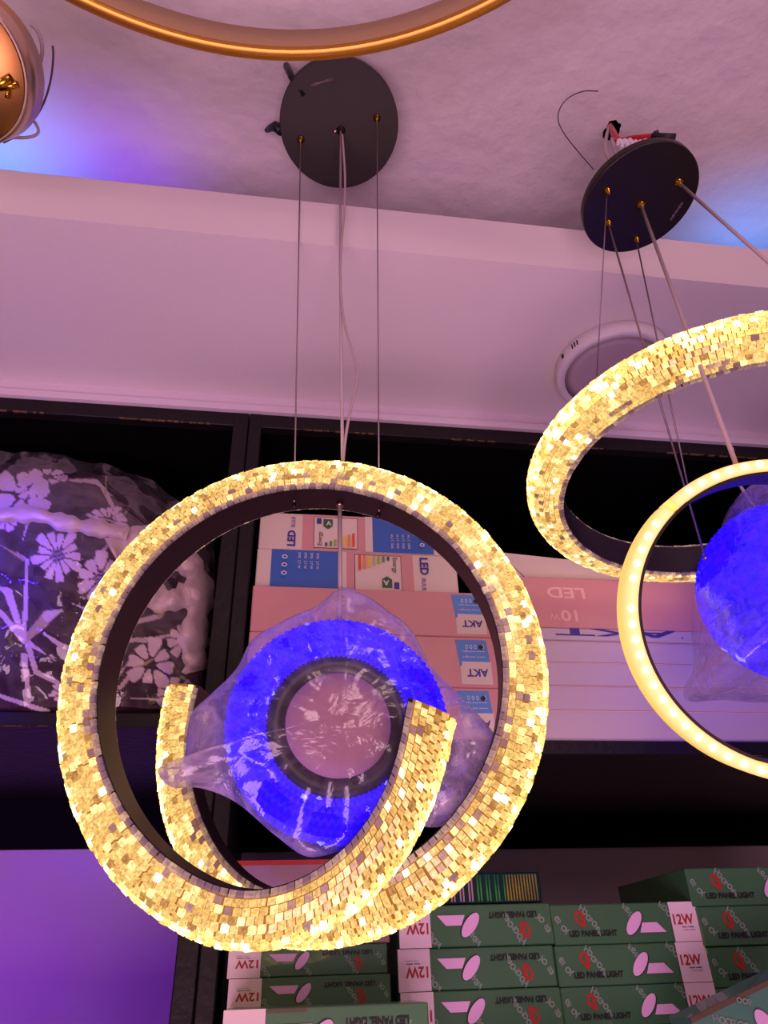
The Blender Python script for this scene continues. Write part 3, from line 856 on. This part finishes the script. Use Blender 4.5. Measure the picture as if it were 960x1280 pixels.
# wiring to the ceiling
hz = Vector((hole.x, hole.y, ZE+HC+.02))
bk = can2 - n2*.014
topc = atD(770, 190, (can2-EYE).length+.03)
m = MB(); m.tube(smooth([hz, Vector((hole.x-.004,hole.y,ZE+HC-.03)), atD(764,172,1.25), atD(772,200,1.17), bk],2), .0028, 0, 8)
m.tube(smooth([hz, atD(756,178,1.24), atD(758,196,1.2), bk],2), .0028, 0, 8); m.build('feed_cord', CORD, lamp2)
m = MB()
m.tube(smooth([hz, atD(768,165,1.30), atD(773,176,1.27), atD(790,172,1.24), atD(815,170,1.22)],2), .0035, 0, 8)
m.tube(smooth([hz, atD(766,172,1.28), atD(776,180,1.25), atD(800,174,1.23), atD(818,172,1.22)],2), .003, 0, 8); m.build('red_wire', REDW, lamp2)
m = MB(); m.tube([atD(815,170,1.22), atD(844,171,1.21)], .0045, 0, 10); m.tube([atD(821,171,1.22), atD(820,163,1.22)], [.005,.0035], 0, 8); m.build('wire_connector', BLK, lamp2)
m = MB()
for k in range(7):
    x = 772+k*6.5; m.tube(smooth([atD(x,182,1.2), atD(x+2,174+random.uniform(-2,2),1.2), atD(x+6,181,1.2), atD(x+5,186,1.19)],2), .0028, 0, 6)
m.build('terminal_block', WHT, lamp2)
m = MB(); m.tube(smooth([atD(748,114,1.36), atD(728,113,1.36), atD(706,124,1.34), atD(696,143,1.32), atD(700,160,1.3), atD(716,182,1.26), atD(742,212,1.2)],3), .0009, 0, 6)
m.build('loose_wire', DARKC, lamp2)

# ------------------------------------------------------------------ surface light on the soffit
cpn = onZ(768, 468, hs-ZE-.028); cpn.z = hs
RP = .5*140/FPX*(cpn-EYE).dot(Fw)/1.0
pl = empty('surface_light', cpn, 'round white unlit panel light fixed under the soffit behind the beaded hoop', 'ceiling light')
m = MB(); m.lathe([(RP-.002,0),(RP,-.002),(RP,-.024),(RP-.003,-.027),(RP-.013,-.027),(RP-.014,-.025)], cpn, (0,0,1), 0, 80); h_ = m.build('housing', WHT, pl)
m = MB(); m.lathe([(RP-.014,-.0255),(RP-.03,-.0262),(.001,-.0265)], cpn, (0,0,1), 0, 80); m.build('diffuser', DIFF, pl)
m = MB()
for k, px in enumerate((702, 706, 710)):
    r_ = ray(px, 441-3*(k-1)); th = math.atan2(r_.y*.86-.0-cpn.y, r_.x*.86-cpn.x)
for k in range(3):
    th = math.radians(205+3.2*k); d = Vector((math.cos(th), math.sin(th), 0)); s_ = Vector((-d.y, d.x, 0))
    m = MB(); m.box(cpn+d*(RP+.0002)+Vector((0,0,-.013)), (s_, d, Vector((0,0,1))), (.0011,.0006,.005)); sub(m, 'vent_slot', BLK, h_, pl)
m = MB(); th = math.radians(190); d = Vector((math.cos(th), math.sin(th), 0)); s_ = Vector((-d.y, d.x, 0))
m.box(cpn+d*(RP+.0002)+Vector((0,0,-.012)), (s_, d, Vector((0,0,1))), (.003,.0008,.004))
sub(m, 'mounting_clip', BLK, h_, pl)

# ------------------------------------------------------------------ gold ring lamp at the top
hg = .98
p1, p2, p3 = onZ(80,0,hg), onZ(345,76,hg), onZ(640,0,hg)
ax_, ay_, bx_, by_, cx_, cy_ = p1.x,p1.y,p2.x,p2.y,p3.x,p3.y
D_ = 2*(ax_*(by_-cy_)+bx_*(cy_-ay_)+cx_*(ay_-by_))
ux = ((ax_**2+ay_**2)*(by_-cy_)+(bx_**2+by_**2)*(cy_-ay_)+(cx_**2+cy_**2)*(ay_-by_))/D_
uy = ((ax_**2+ay_**2)*(cx_-bx_)+(bx_**2+by_**2)*(ax_-cx_)+(cx_**2+cy_**2)*(bx_-ax_))/D_
RG = math.hypot(ax_-ux, ay_-uy)
gl = empty('ring_lamp', (ux, uy, ZE+hg), 'big unlit gold ring lamp crossing the top edge of the photo', 'pendant lamp')
def ringgrid(prof, n=160, c=(ux,uy,ZE+hg)):
    m = MB(); rr = [[Vector((c[0]+r*math.cos(2*PI*i/n), c[1]+r*math.sin(2*PI*i/n), c[2]+z)) for r, z in prof+prof[:1]] for i in range(n)]
    m.grid(rr, 0, smooth=True, closed_u=True); return m
ringgrid([(RG,0),(RG-.003,-.0015),(RG-.013,-.0015),(RG-.0155,.003),(RG-.0135,.005),(RG-.003,.050),(RG,.050)]).build('gold_frame', GOLDM, gl)
ringgrid([(RG-.0150,.0042),(RG-.0162,.008),(RG-.0162,.047),(RG-.012,.048),(RG-.0135,.0052)]).build('inner_diffuser', GOLDI, gl)
for k in range(3):
    th = math.radians(90+120*k+30); p = Vector((ux+(RG-.006)*math.cos(th), uy+(RG-.006)*math.sin(th), ZE+hg+.033))
    m = MB(); m.tube([p, Vector((ux+.02*math.cos(th), uy+.02*math.sin(th), ZE+HC-.02))], .0008, 0, 6); m.build('suspension_wire', WIRE, gl)
m = MB(); m.lathe([(.06,0),(.06,-.022),(.058,-.024)], (ux,uy,ZE+HC-.002), (0,0,1), 0, 48); m.build('canopy', GOLDM, gl)

# ------------------------------------------------------------------ brushed metal drum at the top left
dC = atD(-62, 84, .95); rd = ray(-62, 84)
sd = (Rt*1.0 + Up*.12); sd = (sd - rd*sd.dot(rd)).normalized()
nd_ = (-rd*math.cos(math.radians(24)) - sd*math.sin(math.radians(24))).normalized()
RD = 92/FPX*(dC-EYE).dot(Fw)
dl = empty('ceiling_drum', dC, 'brushed gold and silver drum fitting cut by the left edge near the ceiling', 'ceiling lamp')
m = MB(); m.lathe([(RD-.0015,0),(RD,-.0015),(RD,-.05),(RD-.003,-.052)], dC, nd_, 0, 80); m.build('drum_side', SILV, dl)
m = MB(); m.lathe([(RD-.003,.0),(RD-.004,.0012),(.001,.0014)], dC, nd_, 0, 80); fc = m.build('face_plate', BRONZE, dl)
m = MB()
for (a_, b_, r_) in (((-12,112),(14,98),.0045),((0,110),(22,106),.003),((8,117),(12,119),.004)):
    p = on_face(*a_, dC+nd_*.008, nd_); q = on_face(*b_, dC+nd_*.008, nd_); m.tube([p,q], r_, 0, 12)
sub(m, 'screw_fitting', BRASS, fc, dl)
def hw(px, py, d=1.03): return atD(px, py, d)
m = MB()
m.tube(smooth([hw(66,58,1.15), hw(67,70,1.13), hw(64,100,1.1), hw(55,130,1.07), hw(40,153,1.04), hw(20,170,1.0), hw(5,178)],3), .0013, 0, 8)
m.build('loose_wire', DARKC, dl)
m = MB(); m.tube(smooth([hw(30,140), hw(44,152), hw(50,166), hw(38,172), hw(15,172), hw(0,172)],3), .0018, 0, 8); m.build('feed_cord', CORD, dl); m = MB()
m.tube(smooth([hw(38,30), hw(48,38), hw(54,60), hw(50,82), hw(38,95)],3), .0022, 0, 8); m.build('feed_cord', CORD, dl)

# ------------------------------------------------------------------ blue bead ring in a plastic bag, hanging in lamp 1
YD = .655
CD = onY(423, 905, YD)
bl = empty('wrapped_ring_lamp', CD, 'glowing blue beaded ring wrapped in thin plastic inside the big golden spiral', 'pendant lamp')
Rm, rm = .0805, .0215
def facet_torus(c, Rm, rm, nu, nv, n=Vector((0,-1,0)), fl=1.0):
    m = MB(); u = Vector((1,0,0)); w = Vector((0,0,1))
    for i in range(nu):
        for j in range(nv):
            th = 2*PI*(i+.5*(j % 2))/nu; ph = 2*PI*j/nv
            d = u*math.cos(th)+w*math.sin(th); nn = d*math.cos(ph)+n*math.sin(ph)*fl
            p = c+d*Rm+d*(rm*math.cos(ph))+n*(rm*math.sin(ph)*fl)
            t = (-u*math.sin(th)+w*math.cos(th)); s_ = t.cross(nn).normalized()
            r_ = PI*rm/nv*1.05; l = PI*(Rm+rm*math.cos(ph))/nu*1.02
            # pyramid bead
            b = len(m.v)
            m.v += [p-t*l-s_*r_, p+t*l-s_*r_, p+t*l+s_*r_, p-t*l+s_*r_, p+nn.normalized()*r_*.8]
            for q in ((0,1,4),(1,2,4),(2,3,4),(3,0,4),(3,2,1,0)): m.face([b+x for x in q])
    return m
Cd2 = CD
facet_torus(Cd2, .0835, .0165, 88, 16).build('bead_ring', BLUECH, bl)['label'] = 'glowing blue beaded ring'
m = MB(); m.lathe([(.0705,0),(.0705,.003),(.047,.0050),(.047,0.001)], CD+Vector((0,.004,0)), (0,-1,0), 0, 64); m.build('inner_ring', mat('dark_inner_ring',(30,24,30),.4), bl)
m = MB(); m.lathe([(.0500,0),(.0500,.004),(.047,.0088),(.030,.0115),(.001,.0125)], CD+Vector((0,.006,0)), (0,-1,0), 0, 64); m.build('center_disc', mat('pinkish_disc',(158,112,122),.6), bl)
kn = ringtop(423, 590) - U1*.045
tb_ = onY(425, 738, YD)
m = MB(); m.tube([kn, tb_, CD+Vector((0,.006,.06))], .0024, 0, 8); cdp = m.build('cord', CORD, bl)
m = MB(); m.tube([kn-Vector((0,0,.001)), kn-Vector((0,0,.006))], .004, 0, 10); sub(m, 'cord_grip', SILV, cdp, bl)

def bag(parent, outline, c, Yc, thick, mt, name='plastic_bag', fold=.009, core=None, seed=0, nr=46, sub_=6, backk=.5, clearR=.095, gather=.42):
    """outline in px around c; front and back sheets meet at the rim"""
    O = [onY(x, y, Yc) for x, y in outline]; C0 = onY(c[0], c[1], Yc)
    n = len(O); ring_ = []
    for i in range(n):                      # Catmull-Rom
        a0, a1, a2, a3 = O[(i-1) % n], O[i], O[(i+1) % n], O[(i+2) % n]
        for k in range(sub_):
            t = k/sub_
            ring_.append(.5*((2*a1)+(a2-a0)*t+(2*a0-5*a1+4*a2-a3)*t*t+(3*a1-a0-3*a2+a3)*t**3))
    m = MB(); fold_ = []
    for sgn, kk in ((-1, 1), (1, backk)):
        G = []
        for i, p in enumerate(ring_):
            th = 2*PI*i/len(ring_); row = []
            for j in range(nr+1):
                q = j/nr; pos = C0.lerp(p, q)
                prof_ = math.sqrt(max(0, 1-q**2.6))
                dd = (pos-C0); L_ = dd.length; rdir = dd.normalized() if L_ > 1e-6 else Vector((1,0,0))
                # folds radiate and cross
                a_ = math.atan2(rdir.z, rdir.x)
                f1 = noise.noise(Vector((math.cos(a_)*4.5, math.sin(a_)*4.5, seed+L_*6)))
                f2 = 1-abs(noise.noise(Vector((pos.x*22+seed, pos.z*22, sgn*3))))*2
                f3 = noise.noise(Vector((pos.x*55+seed, pos.z*55, sgn*5)))
                amp = fold*(.35+q)
                y = sgn*(thick*kk*prof_) + (f1*amp*1.6*q*q + f2*amp*.8 + f3*amp*.3)*(1-q**8)
                row.append(Vector((pos.x, Yc+y, pos.z)))
                k_ = max(0, min(1, (L_-clearR)/.02)); fold_.append(gather*k_*(.75+.5*f3)+.25*max(0, q-.93)/.07)
            G.append(row)
        m.grid(G, 0, closed_u=True)
    o = m.build(name, mt, parent); at = o.data.attributes.new('fold', 'FLOAT', 'POINT'); at.data.foreach_set('value', fold_); return o
outl = [(425,735),(452,742),(485,765),(515,790),(540,835),(575,870),(627,935),(600,985),(560,1030),(515,1034),(470,1046),(430,1062),(385,1071),(345,1045),(295,1003),(250,985),(214,984),(197,962),(228,955),(238,895),(262,870),(296,835),(315,800),(352,778),(395,758)]
bag(bl, outl, (425, 905), YD, .034, FILM, seed=3)['label'] = 'thin clear plastic bag knotted to a point above'
# ------------------------------------------------------------------ blue ball lamp at the right edge in its bag
YBb = .80
CB = onY(992, 738, YBb); RBb = (onY(992+100,738,YBb)-CB).length
bb = empty('wrapped_ball_lamp', CB, 'glowing blue bead ball wrapped in clear plastic at the right edge', 'pendant lamp')
m = MB(); nlat = 26
for j in range(1, nlat):
    ph = PI*j/nlat; nl = max(4, int(2*nlat*math.sin(ph)))
    for i in range(nl):
        th = 2*PI*(i+.5*(j % 2))/nl; nn = Vector((math.sin(ph)*math.cos(th), math.sin(ph)*math.sin(th), math.cos(ph)))
        t = Vector((-math.sin(th), math.cos(th), 0)); s_ = t.cross(nn); p = CB+nn*RBb*.97; r_ = PI*RBb/nlat*.52
        b = len(m.v); m.v += [p-t*r_-s_*r_, p+t*r_-s_*r_, p+t*r_+s_*r_, p-t*r_+s_*r_, p+nn*r_*.6]
        for q in ((0,1,4),(1,2,4),(2,3,4),(3,0,4),(3,2,1,0)): m.face([b+x for x in q])
for k in range(0): pass
m.build('bead_ball', BLUECH, bb)['label'] = 'glowing blue bead ball'
m = MB(); m.lathe([(RBb*.6*math.sin(.01+PI*k/12)/.6*.93, -RBb*.93*math.cos(PI*k/12)) for k in range(13)], CB, (0,0,1), 0, 32); m.build('inner_globe', mat('blue_globe',(20,14,120),.5,emis=(24,4,255),estr=.9), bb)
tp = onY(938, 628, YBb)
m = MB(); m.tube([CB+Vector((0,0,RBb*.9)), tp+Vector((.0,0,.0)), onY(921, 600, .78), onY(915, 560, .74)], .0024, 0, 8); m.build('cord', CORD, bb)
ob = [(926,616),(950,618),(985,622),(1040,650),(1100,700),(1110,760),(1090,820),(1040,862),(985,870),(930,866),(880,868),(874,850),(886,826),(888,790),(886,740),(890,690),(905,655),(922,645)]
bag(bb, ob, (990, 745), YBb, RBb*1.08, FILM, seed=11, fold=.004, backk=1.0, clearR=RBb*1.02, gather=.22)

# ------------------------------------------------------------------ flowered bedding in a clear zip bag
Yf = YS+.10
topc_ = [(-170,600),(-120,585),(-60,573),(0,570),(60,573),(130,586),(190,607),(228,640),(256,668),(274,700),(276,715)]
def lerpc(c, x):
    for (x0,y0),(x1,y1) in zip(c, c[1:]):
        if x <= x1: return y0+(y1-y0)*max(0,(x-x0)/(x1-x0))
    return c[-1][1]
rightc = [(570,200),(607,205),(640,232),(668,258),(700,276),(730,272),(790,264),(860,256),(892,246)]
def seg_d(px, py, x0, y0, x1, y1):
    dx, dy = x1-x0, y1-y0; t = max(0, min(1, ((px-x0)*dx+(py-y0)*dy)/(dx*dx+dy*dy+1e-9))); return math.hypot(px-x0-t*dx, py-y0-t*dy), t
flowers = [(72,694,34,13,.2,1.05,1),(126,722,34,9,.5,1.0,1),(40,610,24,9,.2,.7,0),(136,650,26,13,.3,.75,0),(28,618,40,6,.9,.9,0),(188,830,34,8,.2,1,0),(232,800,26,9,.2,1,0),(215,868,22,8,.2,1,0),(78,868,18,6,.4,.8,0),(5,650,20,8,.1,.8,1),(-60,700,34,11,.3,1,1),(-40,800,30,9,.3,1,1),(60,596,26,7,1.2,.5,0),(150,760,20,7,.4,.9,0),(-90,630,30,9,.3,1,1)]
stems = [[(0,765,3),(30,800,4),(58,818,0)], [(30,790,3.5),(45,840,3),(85,860,2),(100,880,0)], [(32,800,4),(60,770,7),(78,762,0)], [(28,795,3),(10,740,5),(0,735,2)], [(88,600,1.5),(120,602,2.5),(140,620,0)],
         [(55,792,1),(75,806,3),(120,822,1)], [(130,612,3),(150,650,1.5)], [(90,660,2),(110,655,5),(128,640,0)], [(100,740,2),(120,700,3),(145,668,0)], [(30,800,3),(34,700,1.5),(20,690,0)], [(145,800,2),(190,800,3),(225,790,0)], [(160,780,2),(200,770,3),(215,750,0)], [(150,860,2),(170,835,3),(200,820,0)], [(36,870,2),(30,820,4)], [(0,870,2),(60,890,3)]]
random.seed(3)
for k in range(22):
    x = random.uniform(-110, 250); y = random.uniform(600, 880); a_ = random.uniform(0, 2*PI); l = random.uniform(15, 45)
    stems.append([(x,y,random.uniform(1,2.5)),(x+l*math.cos(a_),y+l*math.sin(a_),0)])
def paint(px, py):
    base = (.028, .009, .018)
    c = base
    for st in stems:
        for (x0,y0,w0),(x1,y1,w1) in zip(st, st[1:]):
            if abs(px-(x0+x1)/2) > 60 or abs(py-(y0+y1)/2) > 60: continue
            d, t = seg_d(px, py, x0, y0, x1, y1)
            if d < w0+(w1-w0)*t + .3: c = (.50,.36,.40) if (x0 % 3) < 1.8 else (.36,.26,.16)
    for (fx, fy, R_, npet, rot, sq_, cen) in flowers:
        dx, dy = px-fx, (py-fy)/sq_; r = math.hypot(dx, dy)
        if r > R_*1.05: continue
        a_ = (math.atan2(dy, dx)+rot)/(2*PI)*npet; k = math.floor(a_); fr = abs(a_-k-.5)*2
        rl = R_*(.86+.14*math.sin(k*2.3)); q = r/rl
        if .28 < q < 1:
            wdt = .86*math.sqrt(max(0, 1-((q-.66)/.42)**2))**.7 if q > .24 else 0
            if fr < wdt: c = (.62,.44,.52)
        if cen and q < .30:
            c = (.07,.03,.10) if (int(px*1.4)+int(py*1.3)) % 3 else (.34,.24,.36)
    return c
nu, nv = 250, 190
G = []; colr = []
for i in range(nu+1):
    px = -170+(262+170)*i/nu; row = []
    for j in range(nv+1):
        v = j/nv
        top = lerpc(topc_, px)+8; bot = 891
        py = top+(bot-top)*v
        # pull the right border in
        xr = lerpc([(b_, a_) for b_, a_ in rightc], py); ppx = min(px, xr-10) if px > xr-10 else px
        ex = max(0, min(1, (262-px)/120)); ey = min(1, math.sin(PI*min(1, v*.80+.06)))
        bul = .145*(ex**.5)*(max(0, ey)**.55)
        w = .010*noise.noise(Vector((ppx*.02, py*.02, 1)))+.005*noise.noise(Vector((ppx*.05, py*.05, 4)))
        p = onY(ppx, py, Yf-bul+w*ex); bz = max(zL0+.001, p.z)
        row.append(Vector((p.x, p.y, bz))); colr.append(paint(ppx, py))
    G.append(row)
m = MB(); m.grid(G, 0); nfront = len(m.v)
Gb = [row[::6] for row in G[::6]]
Gb = [[Vector((p.x, Yf+.02+(Yf-p.y)*.8, p.z)) for p in row] for row in Gb]
m.grid(Gb, 0)
fb = empty('bedding_bag', (onY(60,891,Yf).x, Yf, zL0), 'dark bedding with pale daisies in a clear plastic bag on the left shelf', 'bedding')
MF = bpy.data.materials.new('daisy_fabric'); MF.use_nodes = True
at_ = MF.node_tree.nodes.new('ShaderNodeVertexColor'); at_.layer_name = 'Col'
bs = MF.node_tree.nodes['Principled BSDF']; MF.node_tree.links.new(at_.outputs[0], bs.inputs['Base Color']); bs.inputs['Roughness'].default_value = .8; bs.inputs['Specular IOR Level'].default_value = .12
cl = m.build('daisy_fabric', MF, fb)
ca = cl.data.color_attributes.new('Col', 'FLOAT_COLOR', 'POINT')
buf = []
for k in range(len(m.v)):
    c_ = colr[k] if k < nfront else (.05,.02,.035); buf += [c_[0], c_[1], c_[2], 1]
ca.data.foreach_set('color', buf)
def surf(px, py, off=.0):
    i = max(0, min(nu, int(round((px+170)/(262+170)*nu)))); top = lerpc(topc_, px)+8; v = (py-top)/(891-top); j = max(0, min(nv, int(round(v*nv))))
    p = G[i][j]; r = ray(px, py); q = onY(px, py, p.y-off); return q
def ribbon(path, wid, name, mt, off=.012, wav=.004, thick=.004):
    pts = smooth([Vector((x, y, 0)) for x, y in path], 3); rows_ = []
    for k, p in enumerate(pts):
        a_ = pts[max(0,k-1)]; b_ = pts[min(len(pts)-1,k+1)]; t = (b_-a_).normalized(); nrm_ = Vector((-t.y, t.x, 0)); row = []
        ww_ = wid*(1+.18*math.sin(k*.55)+.12*math.sin(k*1.3))
        for j in range(9):
            q = (j/8-.5)*2; s_ = p+nrm_*q*ww_/2
            o_ = off*math.sqrt(max(0.02,1-q*q))+wav*math.sin(k*.7+q*1.2)*(1-abs(q)*.5)
            row.append(surf(s_.x, s_.y, o_))
        rows_.append(row)
    m = MB(); m.grid(rows_, 0)
    rows2 = [[v+Vector((0,thick,0)) for v in r] for r in rows_]; m.grid(rows2, 0)
    return m.build(name, mt, fb)
RUF = mat('ivory_ruffle', (214,186,190), .7, noise_amt=.06, nscale=30, bump=.3, bscale=60)
ribbon([(-100,650),(-40,644),(0,644),(40,640),(75,652),(105,658),(135,662),(160,668)], 19, 'ruffle', RUF, off=.022)
ribbon([(140,690),(170,672),(205,680),(235,700),(250,730),(246,775),(240,810),(248,838)], 34, 'ruffle', RUF, off=.02, wav=.010)
ribbon([(150,715),(185,745),(215,752),(238,742)], 30, 'ruffle', RUF, off=.018, wav=.008)
# clear cover
G2 = []
for i in range(0, nu+1, 3):
    row = []
    for j in range(0, nv+1, 3):
        p = G[i][j]; px_ = -170+432*i/nu
        f_ = .008*(1-abs(noise.noise(Vector((p.x*16, p.z*16, 2))))*2)+.006*noise.noise(Vector((p.x*45+p.z*20, p.z*30, 7)))
        row.append(Vector((p.x+.012*(i/nu)**6, p.y-.014-f_, p.z+.010*(1-j/nv)**3)))
    G2.append(row)
m = MB(); m.grid(G2, 0); m.build('clear_cover', FILM2, fb)['label'] = 'clear crinkled plastic cover'

# ------------------------------------------------------------------ LED tape in the cove
zc = zt-.012
def tape(x0, x1, col, nm, e, name, label):
    m = MB(); m.abox((x0, YB+.03, hs+.0205), (x1, YB+.045, hs+.0235)); 
    k = 0; x = x0+.006
    while x < x1-.008:
        m.abox((x, YB+.034, hs+.0235), (x+.005, YB+.041, hs+.0248), 1); x += .02
    o = m.build(name, [WHT, mat(nm, (240,240,255), .5, emis=col, estr=e)])
    tag(o, label, 'light strip')
def area(name, loc, size, power, col, rot, sizey=None):
    l = bpy.data.lights.new(name, 'AREA'); l.shape = 'RECTANGLE'; l.size = size; l.size_y = sizey or size; l.energy = power; l.color = col
    o = bpy.data.objects.new(name, l); COL.objects.link(o); o.location = loc; o.rotation_euler = rot; return o
def point(name, loc, power, col, r=.05):
    l = bpy.data.lights.new(name, 'POINT'); l.energy = power; l.color = col; l.shadow_soft_size = r
    o = bpy.data.objects.new(name, l); COL.objects.link(o); o.location = loc; return o
xl0 = onY(-60, 215, YB+.1).x; xl1 = onY(200, 235, YB+.1).x; xr0 = onY(900, 300, YB+.1).x
for (cx__, ln, pw, cl__) in (((xl0+xl1)/2+.03, xl1-xl0-.08, .16, (.16,.02,1)), (xl0+.02, .09, .20, (.05,.35,1)), (xr0+.12, .20, .17, (.02,.30,1))):
    a_ = area('cove_tape_light', (cx__, YB+.15, zt-.01), ln, pw, cl__, (PI,0,0), .015); a_.data.spread = math.radians(75)

# ------------------------------------------------------------------ light
w = bpy.data.worlds.new('world'); scn.world = w; w.use_nodes = True
bg = w.node_tree.nodes['Background']; bg.inputs[0].default_value = (.50,.25,.33,1); bg.inputs[1].default_value = .26
# unseen shop ceiling lamp behind the camera, then an added upward fill
area('shop_ceiling_lamp', (.5,-1.3,2.45), .6, 10, (1,.64,.68), (math.radians(50),0,0))
area('upward_fill_light', (-.2,-.5,.75), 1.0, 26, (1,.56,.82), (math.radians(165),0,0))  # pink fill added below eye level to brighten ceiling and soffit
bl_ = area('blue_shop_lamp', (-.9,.45,1.5), .12, .95, (.28,.0,1), (math.radians(90),0,math.radians(-25))); bl_.data.spread = math.radians(60)
bl_ = area('blue_shop_lamp', (-.75,.45,1.85), .10, 1.5, (.05,.01,1), (math.radians(97),0,math.radians(-25))); bl_.data.spread = math.radians(38)
point('warm_shop_lamp', (-.45,.25,2.25), .5, (1,.72,.35), .05)
point('donut_glow', CD+Vector((0,-.0,0)), .0001, (.1,.05,1), .02)
for o in list(bpy.data.objects):
    if o.name.startswith('donut_glow'): bpy.data.objects.remove(o)
for o in bpy.data.objects:
    for k in ('_org', '_top'):
        if k in o: del o[k]
scn.view_settings.view_transform = 'Standard'; scn.view_settings.look = 'None'
scn.view_settings.exposure = 0; scn.view_settings.gamma = 1; scn.view_settings.use_curve_mapping = False
